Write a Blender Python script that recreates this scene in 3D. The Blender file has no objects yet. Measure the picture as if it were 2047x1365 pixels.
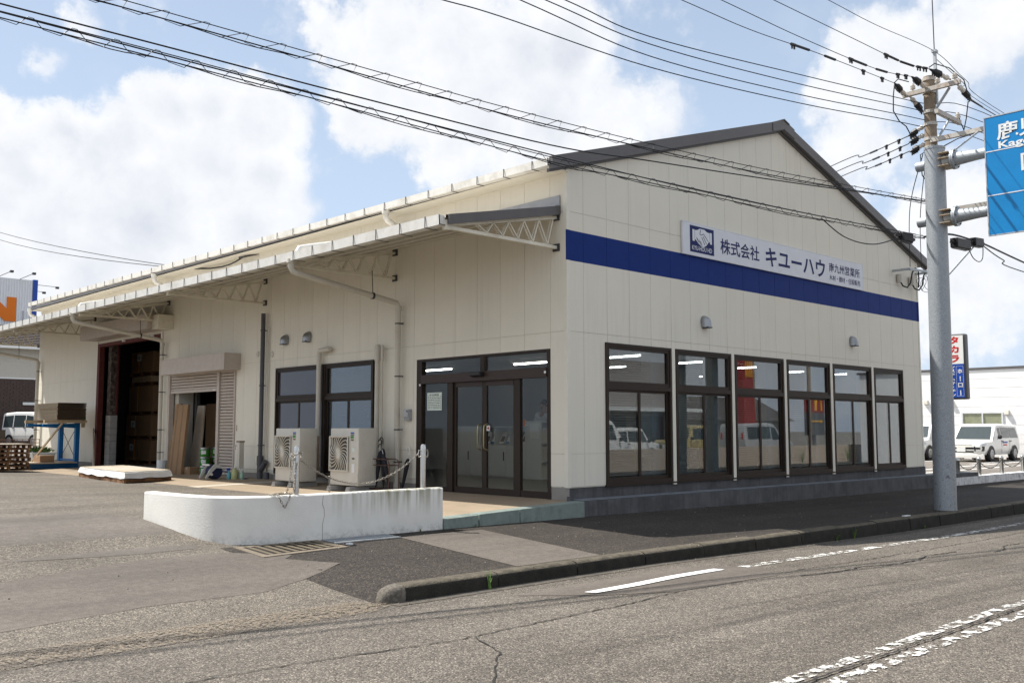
import bpy, bmesh, math, random
from mathutils import Vector, Matrix
R = math.radians
random.seed(11)
S = bpy.context.scene
COL = S.collection

# ------------------------------------------------------------------ camera, world, sun, exposure
cam_d = bpy.data.cameras.new('camera'); cam = bpy.data.objects.new('camera', cam_d); COL.objects.link(cam)
cam.location = (-11.017, -10.362, 1.55)
cam.rotation_euler = (R(90 + 5.236), R(0.016), R(-43.451))
cam_d.sensor_width = 36.0; cam_d.lens = 33.778; cam_d.clip_start = .1; cam_d.clip_end = 3000
S.camera = cam
SUN = Vector((-.34, .595, 1.0)).normalized()

world = bpy.data.worlds.new('World'); S.world = world; world.use_nodes = True
wn = world.node_tree; wn.nodes.clear()
def N(nt, t, **kw):
    n = nt.nodes.new(t)
    for k, v in kw.items():
        if k.startswith('i_'):
            key = k[2:]
            key = int(key) if key.isdigit() else key
            n.inputs[key].default_value = v
        else: setattr(n, k, v)
    return n
def mth(nt, op, a, b=None, c=None, clamp=False):
    n = nt.nodes.new('ShaderNodeMath'); n.operation = op; n.use_clamp = clamp
    for i, v in enumerate((a, b, c)):
        if v is None: continue
        if hasattr(v, 'links'): nt.links.new(v, n.inputs[i])
        else: n.inputs[i].default_value = v
    return n.outputs[0]
def mixc(nt, f, a, b):
    n = nt.nodes.new('ShaderNodeMix'); n.data_type = 'RGBA'
    for sock, v in ((n.inputs[0], f), (n.inputs[6], a), (n.inputs[7], b)):
        if hasattr(v, 'links'): nt.links.new(v, sock)
        elif isinstance(v, (int, float)): sock.default_value = v
        else: sock.default_value = (v[0], v[1], v[2], 1)
    return n.outputs[2]
def ramp(nt, f, stops, interp='LINEAR'):
    n = nt.nodes.new('ShaderNodeValToRGB'); n.color_ramp.interpolation = interp
    el = n.color_ramp.elements
    while len(el) < len(stops): el.new(.5)
    for e, (p, c) in zip(el, stops):
        e.position = p
        e.color = (c, c, c, 1) if isinstance(c, (int, float)) else (c[0], c[1], c[2], 1)
    nt.links.new(f, n.inputs[0]); return n.outputs[0]

def build_sky():
    nt = wn; L = nt.links.new
    sky = N(nt, 'ShaderNodeTexSky', sky_type='NISHITA', sun_disc=False)
    sky.sun_elevation = math.asin(SUN.z); sky.sun_rotation = math.atan2(SUN.x, SUN.y)
    sky.air_density = 1.0; sky.dust_density = 1.6; sky.ozone_density = 1.0
    tc = N(nt, 'ShaderNodeTexCoord')
    v = tc.outputs['Generated']
    nz = N(nt, 'ShaderNodeTexNoise', i_Scale=9.0, i_Detail=9.0, i_Roughness=.62); L(v, nz.inputs['Vector'])
    up_ = N(nt, 'ShaderNodeVectorMath', operation='ADD'); L(v, up_.inputs[0]); up_.inputs[1].default_value = (-.004, .004, .016)
    nzu = N(nt, 'ShaderNodeTexNoise', i_Scale=9.0, i_Detail=9.0, i_Roughness=.62); L(up_.outputs[0], nzu.inputs['Vector'])
    nz2 = N(nt, 'ShaderNodeTexNoise', i_Scale=3.2, i_Detail=6.0, i_Roughness=.55); L(v, nz2.inputs['Vector'])
    # warped direction for cloud clumps
    wv = N(nt, 'ShaderNodeVectorMath', operation='SUBTRACT'); L(nz.outputs['Color'], wv.inputs[0]); wv.inputs[1].default_value = (.5, .5, .5)
    ws = N(nt, 'ShaderNodeVectorMath', operation='SCALE'); L(wv.outputs[0], ws.inputs[0]); ws.inputs['Scale'].default_value = .11
    wa = N(nt, 'ShaderNodeVectorMath', operation='ADD'); L(v, wa.inputs[0]); L(ws.outputs[0], wa.inputs[1])
    clumps = [(0.5361,0.755,0.3775,0.0599,1.0),(0.5902,0.7122,0.38,0.0677,1.0),(0.649,0.6587,0.3807,0.0651,1.0),(0.6794,0.6329,0.3713,0.0495,1.0),(0.5594,0.7609,0.3288,0.0625,1.0),(0.6237,0.7125,0.3216,0.0781,1.0),(0.6763,0.665,0.317,0.0625,1.0),(0.6055,0.7456,0.2784,0.0469,0.9),(0.722,0.618,0.311,0.0469,0.6),(0.7528,0.5787,0.3137,0.0365,0.35),(0.4102,0.8577,0.31,0.0469,1.0),(0.3742,0.877,0.3014,0.0443,1.0),(0.4529,0.8378,0.305,0.0495,1.0),(0.3426,0.9018,0.2636,0.0521,1.0),(0.4101,0.8752,0.2567,0.0781,1.0),(0.302,0.9163,0.2632,0.0312,1.0),(0.4691,0.845,0.2568,0.0417,1.0),(0.2727,0.9313,0.2416,0.0417,1.0),(0.2931,0.9352,0.1987,0.0677,1.0),(0.3713,0.9075,0.1965,0.0729,1.0),(0.4509,0.8693,0.2024,0.0625,0.9),(0.2462,0.9312,0.2687,0.026,1.0),(0.2518,0.9432,0.2167,0.0573,1.0),(0.4829,0.8479,0.219,0.0312,0.7),(0.3383,0.9288,0.1513,0.0833,0.8),(0.2576,0.9538,0.1543,0.0729,0.9),(0.2652,0.9054,0.3316,0.0234,0.35),(0.2937,0.8796,0.3741,0.0208,0.35),(0.8364,0.4449,0.3202,0.0365,0.6),(0.8495,0.4055,0.3375,0.0573,0.7),(0.8592,0.4327,0.2731,0.0469,0.55),(0.8757,0.3419,0.3409,0.0573,0.55),(0.882,0.3086,0.356,0.0469,0.5),(0.9199,0.3382,0.1984,0.0677,0.8),(0.924,0.3558,0.1399,0.0781,0.7),(0.7565,0.5689,0.3225,0.026,0.3)]
    dens = None
    for x, y, z, r, w in clumps:
        d = N(nt, 'ShaderNodeVectorMath', operation='DISTANCE'); L(wa.outputs[0], d.inputs[0]); d.inputs[1].default_value = (x, y, z)
        m = mth(nt, 'MULTIPLY_ADD', d.outputs['Value'], -w / (r * 1.25), w)
        dens = m if dens is None else mth(nt, 'SMOOTH_MAX', dens, m, .12)
    det = mth(nt, 'MULTIPLY_ADD', nz.outputs['Fac'], 1.1, -.55)
    # unseen cumulus round the rest of the sky, cover shaped to light the gable
    nz3 = N(nt, 'ShaderNodeTexNoise', i_Scale=2.1, i_Detail=5.0, i_Roughness=.5); L(wa.outputs[0], nz3.inputs['Vector'])
    away = N(nt, 'ShaderNodeVectorMath', operation='DOT_PRODUCT'); L(v, away.inputs[0]); away.inputs[1].default_value = (.66, .70, .27)
    rest = mth(nt, 'MULTIPLY', ramp(nt, away.outputs['Value'], [(.70, 1.0), (.80, 0.0)]), mth(nt, 'MULTIPLY_ADD', nz3.outputs['Fac'], 4.0, -1.85), clamp=True)
    nzf = N(nt, 'ShaderNodeTexNoise', i_Scale=30.0, i_Detail=7.0, i_Roughness=.6); L(v, nzf.inputs['Vector'])
    det = mth(nt, 'ADD', det, mth(nt, 'MULTIPLY_ADD', nzf.outputs['Fac'], .42, -.21))
    dens = mth(nt, 'ADD', mth(nt, 'MAXIMUM', dens, rest), det)
    cover = ramp(nt, dens, [(.06, 0.0), (.15, .22), (.22, .62), (.32, .92), (.48, 1.0)])
    # shade inside the clouds: pale grey where the body is deep and low, white on the crests
    g2 = ramp(nt, nz2.outputs['Fac'], [(.38, 0.0), (.62, 1.0)])
    deep = ramp(nt, dens, [(.45, 0.0), (.95, 1.0)])
    rel = mth(nt, 'MULTIPLY_ADD', mth(nt, 'SUBTRACT', nzu.outputs['Fac'], nz.outputs['Fac']), 3.4, .42, clamp=True)
    sh = mth(nt, 'ADD', mth(nt, 'MULTIPLY', mth(nt, 'MULTIPLY', g2, deep), .62), mth(nt, 'MULTIPLY', rel, .42), clamp=True)
    ccol = mixc(nt, sh, (8.9, 9.0, 9.2), (6.0, 6.4, 7.2))
    sep = N(nt, 'ShaderNodeSeparateXYZ'); L(v, sep.inputs[0])
    haze = ramp(nt, sep.outputs['Z'], [(0.0, .88), (.22, .78), (.42, .56), (1.0, .4)])
    base = mixc(nt, haze, sky.outputs[0], (5.8, 7.1, 9.0))
    veil = ramp(nt, nz2.outputs['Fac'], [(.5, 0.0), (.8, .5)])
    base = mixc(nt, veil, base, (8.6, 8.9, 9.4))
    out = mixc(nt, cover, base, ccol)
    bg = N(nt, 'ShaderNodeBackground', i_Strength=.075); L(out, bg.inputs[0])
    o = N(nt, 'ShaderNodeOutputWorld'); L(bg.outputs[0], o.inputs[0])
build_sky()
world.cycles.sampling_method = 'MANUAL'; world.cycles.sample_map_resolution = 512

sun_d = bpy.data.lights.new('sun', 'SUN'); sun = bpy.data.objects.new('sun', sun_d); COL.objects.link(sun)
sun_d.energy = 5.0; sun_d.angle = R(.53); sun_d.color = (1.0, .955, .88)
sun.rotation_euler = SUN.to_track_quat('Z', 'Y').to_euler(); sun.location = SUN * 60
S.view_settings.view_transform = 'Standard'; S.view_settings.look = 'None'
S.view_settings.exposure = 0.62; S.view_settings.gamma = 1.0; S.view_settings.use_curve_mapping = False
S.render.engine = 'CYCLES'
S.cycles.use_denoising = True
S.cycles.max_bounces = 10; S.cycles.transparent_max_bounces = 24; S.cycles.glossy_bounces = 4
S.cycles.sample_clamp_indirect = 6.0

# ------------------------------------------------------------------ materials
MATS = {}
def principled(name):
    m = bpy.data.materials.new(name); m.use_nodes = True
    return m, m.node_tree, m.node_tree.nodes['Principled BSDF']
def mat(name, col, rough=.6, metal=0.0, var=.08, scale=6.0, bump=0.0, bscale=60.0, spec=.4, dirt=None, dscale=1.5, streak=0.0, coat=0.0):
    """plain paint or metal with mottling, fine relief, optional dirt blotches and run-down streaks"""
    if name in MATS: return MATS[name]
    m, nt, b = principled(name); L = nt.links.new
    geo = N(nt, 'ShaderNodeNewGeometry'); pos = geo.outputs['Position']
    n1 = N(nt, 'ShaderNodeTexNoise', i_Scale=scale, i_Detail=5.0, i_Roughness=.6); L(pos, n1.inputs['Vector'])
    lo = [c * (1 - var * 1.6) for c in col]; hi = [min(1, c * (1 + var * 1.2)) for c in col]
    c = ramp(nt, n1.outputs['Fac'], [(.25, lo), (.75, hi)])
    if dirt:
        n2 = N(nt, 'ShaderNodeTexNoise', i_Scale=dscale, i_Detail=8.0, i_Roughness=.7); L(pos, n2.inputs['Vector'])
        f = ramp(nt, n2.outputs['Fac'], [(.48, 0.0), (.75, .75)])
        c = mixc(nt, f, c, dirt)
    if streak:
        mp = N(nt, 'ShaderNodeMapping'); mp.inputs['Scale'].default_value = (14, 14, .7); L(pos, mp.inputs['Vector'])
        n3 = N(nt, 'ShaderNodeTexNoise', i_Scale=1.0, i_Detail=4.0); L(mp.outputs[0], n3.inputs['Vector'])
        f = ramp(nt, n3.outputs['Fac'], [(.5, 0.0), (.8, streak)])
        c = mixc(nt, f, c, [x * .45 for x in col])
    L(c, b.inputs['Base Color'])
    b.inputs['Roughness'].default_value = rough; b.inputs['Metallic'].default_value = metal
    b.inputs['Specular IOR Level'].default_value = spec
    if coat: b.inputs['Coat Weight'].default_value = coat; b.inputs['Coat Roughness'].default_value = .05
    if bump:
        n4 = N(nt, 'ShaderNodeTexNoise', i_Scale=bscale, i_Detail=3.0); L(pos, n4.inputs['Vector'])
        bp = N(nt, 'ShaderNodeBump', i_Strength=bump, i_Distance=.01); L(n4.outputs['Fac'], bp.inputs['Height']); L(bp.outputs[0], b.inputs['Normal'])
    MATS[name] = m; return m
def asphalt(name, dark, mid, light, gscale=85.0, big=.35, bump=.5, smooth=0.0, wet=None):
    m, nt, b = principled(name); L = nt.links.new
    geo = N(nt, 'ShaderNodeNewGeometry'); pos = geo.outputs['Position']
    vo = N(nt, 'ShaderNodeTexVoronoi', i_Scale=gscale); L(pos, vo.inputs['Vector'])
    sepc = N(nt, 'ShaderNodeSeparateColor'); L(vo.outputs['Color'], sepc.inputs[0])
    c = ramp(nt, sepc.outputs[0], [(.0, dark), (.45, mid), (.8, [x * 1.15 for x in mid]), (1.0, light)])
    vo2 = N(nt, 'ShaderNodeTexVoronoi', i_Scale=gscale * .55); L(pos, vo2.inputs['Vector'])
    sp2 = N(nt, 'ShaderNodeSeparateColor'); L(vo2.outputs['Color'], sp2.inputs[0])
    c = mixc(nt, mth(nt, 'MULTIPLY', ramp(nt, sp2.outputs[1], [(.6, 0.0), (.95, 1.0)]), .16 * (1 - smooth)), c, light)
    c = mixc(nt, mth(nt, 'MULTIPLY', ramp(nt, sp2.outputs[2], [(.6, 0.0), (.95, 1.0)]), .26 * (1 - smooth)), c, dark)
    edge = ramp(nt, vo.outputs['Distance'], [(.25, 0.0), (.75, 1.0)])
    c = mixc(nt, mth(nt, 'MULTIPLY', edge, .4 * (1 - smooth)), c, dark)
    n1 = N(nt, 'ShaderNodeTexNoise', i_Scale=.55, i_Detail=7.0, i_Roughness=.65); L(pos, n1.inputs['Vector'])
    f = ramp(nt, n1.outputs['Fac'], [(.3, 1 - big), (.7, 1 + big * .7)])
    n2 = N(nt, 'ShaderNodeTexNoise', i_Scale=14.0, i_Detail=4.0); L(pos, n2.inputs['Vector'])
    f2 = ramp(nt, n2.outputs['Fac'], [(.3, .86), (.7, 1.12)])
    mpt = N(nt, 'ShaderNodeMapping'); mpt.inputs['Scale'].default_value = (.12, 2.2, 1); L(pos, mpt.inputs['Vector'])
    n5 = N(nt, 'ShaderNodeTexNoise', i_Scale=1.0, i_Detail=5.0); L(mpt.outputs[0], n5.inputs['Vector'])
    f5 = ramp(nt, n5.outputs['Fac'], [(.35, .84), (.65, 1.1)])
    vm = N(nt, 'ShaderNodeVectorMath', operation='SCALE'); L(c, vm.inputs[0])
    L(mth(nt, 'MULTIPLY', mth(nt, 'MULTIPLY', f, f2), f5), vm.inputs['Scale'])
    L(vm.outputs[0], b.inputs['Base Color'])
    b.inputs['Roughness'].default_value = .85; b.inputs['Specular IOR Level'].default_value = .25
    bp = N(nt, 'ShaderNodeBump', i_Strength=bump * (1 - smooth), i_Distance=.006, invert=True)
    L(vo.outputs['Distance'], bp.inputs['Height']); L(bp.outputs[0], b.inputs['Normal'])
    MATS[name] = m; return m
def worn_paint(name, col, lo, hi, scale=9.0):
    m, nt, b = principled(name); L = nt.links.new
    geo = N(nt, 'ShaderNodeNewGeometry'); pos = geo.outputs['Position']
    n1 = N(nt, 'ShaderNodeTexNoise', i_Scale=scale, i_Detail=9.0, i_Roughness=.75); L(pos, n1.inputs['Vector'])
    f = ramp(nt, n1.outputs['Fac'], [(lo, 0.0), (hi, 1.0)])
    b.inputs['Base Color'].default_value = (*col, 1); b.inputs['Roughness'].default_value = .6
    tr = N(nt, 'ShaderNodeBsdfTransparent'); mx = N(nt, 'ShaderNodeMixShader')
    L(f, mx.inputs[0]); L(tr.outputs[0], mx.inputs[1]); L(b.outputs[0], mx.inputs[2])
    L(mx.outputs[0], nt.nodes['Material Output'].inputs[0]); MATS[name] = m; return m
def glass(name, tint, refl=1.0, rough=0.0, film=None):
    m = bpy.data.materials.new(name); m.use_nodes = True; nt = m.node_tree; nt.nodes.clear(); L = nt.links.new
    tr = N(nt, 'ShaderNodeBsdfTransparent'); tr.inputs[0].default_value = (*tint, 1)
    body = tr.outputs[0]
    if film:
        df = N(nt, 'ShaderNodeBsdfDiffuse'); df.inputs[0].default_value = (*film[0], 1)
        mxf = N(nt, 'ShaderNodeMixShader', i_0=film[1]); L(body, mxf.inputs[1]); L(df.outputs[0], mxf.inputs[2]); body = mxf.outputs[0]
    gl = N(nt, 'ShaderNodeBsdfGlossy', i_Roughness=rough); gl.inputs[0].default_value = (.95, .97, 1, 1)
    fr = N(nt, 'ShaderNodeFresnel'); ge = N(nt, 'ShaderNodeNewGeometry')
    L(mth(nt, 'MULTIPLY_ADD', ge.outputs['Backfacing'], 1 / 1.52 - 1.52, 1.52), fr.inputs['IOR'])   # a thin pane: the same reflectance from both faces
    mx = N(nt, 'ShaderNodeMixShader'); L(mth(nt, 'MULTIPLY', fr.outputs[0], refl, clamp=True), mx.inputs[0]); L(body, mx.inputs[1]); L(gl.outputs[0], mx.inputs[2])
    o = N(nt, 'ShaderNodeOutputMaterial'); L(mx.outputs[0], o.inputs[0]); MATS[name] = m; return m
def emit(name, col, st):
    m, nt, b = principled(name); b.inputs['Base Color'].default_value = (*col, 1)
    b.inputs['Emission Color'].default_value = (*col, 1); b.inputs['Emission Strength'].default_value = st
    MATS[name] = m; return m

def siding_material():
    m, nt, b = principled('cream_siding'); L = nt.links.new
    geo = N(nt, 'ShaderNodeNewGeometry'); pos = geo.outputs['Position']; oi = N(nt, 'ShaderNodeObjectInfo')
    n1 = N(nt, 'ShaderNodeTexNoise', i_Scale=1.1, i_Detail=6.0, i_Roughness=.65); L(pos, n1.inputs['Vector'])
    c = ramp(nt, n1.outputs['Fac'], [(.25, (.70, .662, .565)), (.75, (.755, .715, .615))])
    c = mixc(nt, mth(nt, 'MULTIPLY', oi.outputs['Random'], .5), c, (.70, .67, .585))
    mp = N(nt, 'ShaderNodeMapping'); mp.inputs['Scale'].default_value = (17, 17, .45); L(pos, mp.inputs['Vector'])
    n3 = N(nt, 'ShaderNodeTexNoise', i_Scale=1.0, i_Detail=5.0, i_Roughness=.6); L(mp.outputs[0], n3.inputs['Vector'])
    n4 = N(nt, 'ShaderNodeTexNoise', i_Scale=.8, i_Detail=3.0); L(pos, n4.inputs['Vector'])
    f = mth(nt, 'MULTIPLY', ramp(nt, n3.outputs['Fac'], [(.48, 0.0), (.85, .4)]), ramp(nt, n4.outputs['Fac'], [(.42, 0.0), (.65, 1.0)]))
    c = mixc(nt, f, c, (.44, .41, .345))
    n5 = N(nt, 'ShaderNodeTexNoise', i_Scale=26.0, i_Detail=3.0); L(pos, n5.inputs['Vector'])
    c = mixc(nt, ramp(nt, n5.outputs['Fac'], [(.72, 0.0), (.78, .5)]), c, (.36, .34, .30))
    L(c, b.inputs['Base Color']); b.inputs['Roughness'].default_value = .6; b.inputs['Specular IOR Level'].default_value = .35
    mp2 = N(nt, 'ShaderNodeMapping'); mp2.inputs['Scale'].default_value = (75, 75, 2.5); L(pos, mp2.inputs['Vector'])
    n6 = N(nt, 'ShaderNodeTexNoise', i_Scale=1.0, i_Detail=3.0); L(mp2.outputs[0], n6.inputs['Vector'])
    bp = N(nt, 'ShaderNodeBump', i_Strength=.35, i_Distance=.006); L(n6.outputs['Fac'], bp.inputs['Height']); L(bp.outputs[0], b.inputs['Normal'])
    return m
M_side = siding_material()
M_joint = mat('sealant_joint', (.56, .535, .46), .8)
M_blue = mat('blue_band_paint', (.005, .027, .17), .6, spec=.15, var=.05, bump=.2, bscale=130)
M_trim = mat('corner_trim', (.73, .695, .60), .55, var=.03)
M_fascia = mat('grey_fascia', (.105, .10, .102), .45, var=.05)
M_flash = mat('pale_flashing', (.36, .37, .39), .45)
M_gutter = mat('white_gutter', (.74, .73, .69), .4, var=.05, dirt=(.45, .42, .36), dscale=2.5)
M_pipe = mat('cream_pipe', (.56, .53, .46), .45, var=.05, dirt=(.4, .36, .28), dscale=3)
M_dpipe = mat('charcoal_pipe', (.075, .075, .085), .5)
M_steel = mat('dark_bracket', (.06, .06, .065), .5, metal=.3)
M_truss = mat('cream_truss_paint', (.70, .66, .55), .5, var=.06, dirt=(.42, .36, .26), dscale=2)
M_soffit = mat('awning_underside', (.52, .49, .42), .6, var=.06)
M_roof = mat('roof_sheet', (.2, .2, .21), .45, var=.08)
M_frame = mat('brown_aluminium', (.030, .021, .016), .5, var=.08, spec=.22)
M_frame2 = mat('brown_door_header', (.034, .018, .012), .5, var=.06)
M_shut = mat('beige_shutter', (.47, .41, .36), .5, var=.06, streak=.2)
M_awn = mat('pale_awning_sheet', (.60, .56, .50), .5, var=.06)
M_rust = mat('red_oxide_steel', (.10, .016, .012), .7, var=.2, dirt=(.09, .03, .02), dscale=6)
M_rustcol = mat('rust_blotched_column', (.05, .035, .028), .85, var=.3, dirt=(.36, .3, .24), dscale=9)
M_conc = mat('dark_stained_concrete', (.092, .093, .098), .85, var=.28, scale=2.5, bump=.4, bscale=80, streak=.7, dirt=(.035, .035, .036), dscale=1.6)
M_conc2 = mat('grey_concrete', (.27, .255, .235), .85, var=.12, bump=.3, bscale=70, dirt=(.16, .15, .14))
M_slab = mat('tan_concrete_slab', (.275, .215, .15), .85, var=.10, scale=1.6, bump=.2, bscale=90, dirt=(.22, .165, .11), dscale=.9)
M_slab2 = mat('pale_slab_strip', (.42, .37, .30), .85, var=.08)
M_green = mat('peeling_green_paint', (.20, .245, .225), .75, var=.12, scale=3, bump=.3, bscale=40, dirt=(.07, .07, .055), dscale=3.2, streak=.35)
M_block = mat('concrete_block', (.36, .35, .33), .9, var=.1, bump=.4, bscale=60)
M_kerbtop = mat('sun_tinted_kerb_top', (.10, .086, .064), .92, var=.35, scale=12, bump=.8, bscale=55, dirt=(.05, .043, .028), dscale=4)  # lighter colour stands for sunlight on the kerb top
M_kerb = mat('mossy_shaded_kerb_stone', (.020, .018, .0135), .92, var=.4, scale=7, bump=.9, bscale=55, dirt=(.008, .011, .004), dscale=2.2)  # moss on the face, its colour darkened further for shade
M_kerbend = mat('pale_kerb_end', (.13, .115, .095), .92, var=.4, scale=30, bump=.8, bscale=60, dirt=(.03, .027, .02), dscale=5)
M_road = asphalt('road_asphalt', (.034, .030, .026), (.138, .123, .106), (.40, .345, .28), 105, .2, .55)
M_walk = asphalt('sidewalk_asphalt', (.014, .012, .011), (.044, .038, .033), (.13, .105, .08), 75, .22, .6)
M_yard = asphalt('yard_asphalt', (.038, .033, .028), (.152, .134, .112), (.40, .345, .275), 100, .24, .5)
M_patch = asphalt('fine_asphalt_patch', (.085, .074, .064), (.122, .106, .092), (.19, .165, .142), 190, .16, .3, .45)
M_patchd = asphalt('grey_asphalt_patch', (.085, .076, .066), (.128, .113, .099), (.20, .178, .153), 170, .22, .3, .4)
M_carpark = asphalt('car_park_asphalt', (.11, .10, .088), (.22, .195, .17), (.34, .3, .26), 60, .2, .4)
M_ground = mat('far_ground', (.17, .155, .13), .95, var=.2, scale=.2)
M_sand = worn_paint('sandy_edge_strip', (.23, .185, .135), .46, .60, 38)
M_paint = mat('road_paint', (.80, .80, .78), .6, var=.03)
M_worn = worn_paint('worn_road_paint', (.74, .73, .70), .505, .545, 9)
M_worn2 = worn_paint('half_worn_road_paint', (.60, .59, .56), .495, .54, 8)
M_crack = mat('road_crack', (.022, .020, .018), .95)
M_galv = mat('galvanised_steel', (.40, .43, .455), .48, metal=.35, var=.14, scale=35, dirt=(.30, .33, .36), dscale=12)
M_hood = mat('steel_vent_hood', (.34, .35, .36), .35, metal=.8, var=.1)
M_stain = mat('stainless_steel', (.55, .55, .53), .25, metal=.95, var=.05)
M_chain = mat('chain_steel', (.34, .31, .27), .42, metal=.75, var=.3, scale=40)
M_ucon = mat('brown_utility_concrete', (.25, .195, .14), .85, var=.2, scale=9, streak=.3)
M_wire = mat('black_cable', (.010, .011, .013), .5)
M_bwire = mat('blue_black_cable', (.012, .022, .045), .5)
M_insul = mat('white_porcelain', (.62, .58, .52), .3, var=.05)
M_white = mat('white_paint', (.78, .78, .76), .4, var=.03)
M_carw = mat('white_car_paint', (.78, .775, .74), .3, var=.01, coat=.6)
M_carn = mat('navy_car_paint', (.015, .022, .05), .3, var=.01, coat=.6)
M_cark = mat('khaki_car_paint', (.42, .33, .14), .3, var=.01, coat=.6)
M_tyre = mat('tyre_rubber', (.02, .02, .021), .8)
M_rim = mat('wheel_rim', (.42, .42, .43), .35, metal=.7)
M_blackp = mat('black_plastic', (.018, .018, .02), .5)
M_lampg = mat('headlamp_glass', (.55, .6, .66), .12, spec=.8)
M_chrome = mat('chrome', (.62, .63, .65), .15, metal=1.0)
M_ac = mat('ivory_air_conditioner', (.60, .575, .51), .45, var=.03, dirt=(.48, .44, .37), dscale=2)
M_acgr = mat('fan_guard_wire', (.66, .62, .53), .5)
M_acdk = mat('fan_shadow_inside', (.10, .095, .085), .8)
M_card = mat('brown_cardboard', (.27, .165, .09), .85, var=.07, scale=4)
M_card2 = mat('dark_brown_cardboard', (.20, .135, .075), .85, var=.1)  # darker brown board for tape, a plate and a carton strip
M_wood = mat('pale_timber', (.42, .325, .21), .75, var=.15, scale=9)
M_wood2 = mat('weathered_pallet_wood', (.20, .10, .045), .85, var=.35, scale=7, dirt=(.06, .03, .015), dscale=4)
M_woodc = mat('dark_board_ends', (.055, .035, .02), .85, var=.4, scale=40)
M_ply = mat('leaning_plywood', (.36, .30, .23), .75, var=.08)
M_rack = mat('blue_rack_steel', (.0, .125, .36), .45, var=.06)
M_wrap = mat('white_plastic_wrap', (.70, .70, .69), .35, var=.06, bump=.6, bscale=9)
M_wrapt = mat('tan_sheet_top', (.44, .40, .33), .6, var=.06)
M_can = mat('green_tin', (.03, .21, .022), .35, var=.06)
M_tin = mat('bare_tin', (.5, .5, .5), .3, metal=.8)
M_label = mat('white_paper', (.74, .75, .74), .7, var=.02)
M_label2 = mat('pale_green_paper', (.62, .70, .64), .7, var=.03)
M_ink = mat('black_ink', (.03, .03, .035), .7)
M_navy = mat('sign_navy', (.022, .030, .115), .6, spec=.15, var=.02)
M_signw = mat('sign_white', (.66, .68, .73), .45, var=.03)
M_signblue = mat('road_sign_blue', (.0, .20, .50), .35, var=.06, scale=3)
M_red = mat('sign_red', (.55, .012, .015), .4, var=.02)
M_sblue = mat('sign_blue', (.008, .06, .36), .4, var=.02)
M_orange = mat('sign_orange', (.72, .17, .0), .5, var=.02)
M_yellow = mat('arch_yellow', (.80, .42, .02), .45)
M_pyred = mat('pylon_red', (.30, .03, .025), .55)
M_fabric = mat('black_umbrella_fabric', (.014, .014, .022), .7)
M_blind = mat('blind_slat', (.50, .52, .52), .5, var=.02)
M_int = mat('office_wall', (.52, .53, .52), .8, var=.02)
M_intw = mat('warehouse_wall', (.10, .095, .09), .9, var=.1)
M_floor = mat('office_floor', (.13, .13, .125), .5, var=.05)
M_cab = mat('white_cabinet', (.62, .64, .62), .5, var=.02)
M_bluep = mat('brochure_blue', (.05, .22, .42), .5)
M_tile = mat('grey_roof_tile', (.085, .07, .062), .75, var=.25, scale=3)
M_btile = mat('dark_brown_wall_tile', (.075, .052, .045), .8, var=.2, scale=5)
M_mortar = mat('tile_mortar', (.14, .11, .1), .9)
M_house = mat('pale_house_siding', (.50, .48, .43), .8, var=.04)
M_wb = mat('white_metal_cladding', (.80, .80, .80), .45, var=.02)
M_bill = mat('pale_corrugated_board', (.74, .76, .79), .5, var=.03)
M_skin = mat('skin', (.36, .21, .15), .6)
M_hair = mat('black_hair', (.012, .011, .01), .6)
M_shirt = mat('white_shirt', (.55, .57, .60), .8)
M_trous = mat('dark_trousers', (.03, .03, .04), .8)
M_leaf = mat('weed_green', (.085, .17, .025), .7, var=.25, scale=25)
M_leafd = mat('dark_shrub_green', (.05, .085, .025), .8, var=.3, scale=12)
M_soil = mat('planter_foam', (.60, .62, .62), .8, var=.06)
M_wallp = mat('beige_garden_wall', (.46, .37, .29), .85, var=.08)
M_bldg = mat('grey_restaurant_wall', (.30, .27, .25), .8, var=.05)
G_win = glass('window_glass', (.66, .71, .73), 1.6)
G_door = glass('door_glass', (.93, .95, .94), .45)
G_film = glass('grey_film_glass', (.10, .10, .11), 1.0, .02, ((.075, .075, .088), .85))
G_car = glass('car_glass', (.10, .13, .14), 1.3)
G_neigh = glass('neighbour_window_glass', (.88, .9, .86), 1.0)
E_tube = emit('lit_fluorescent_tube', (1.0, .95, .88), 8.0)

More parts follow.
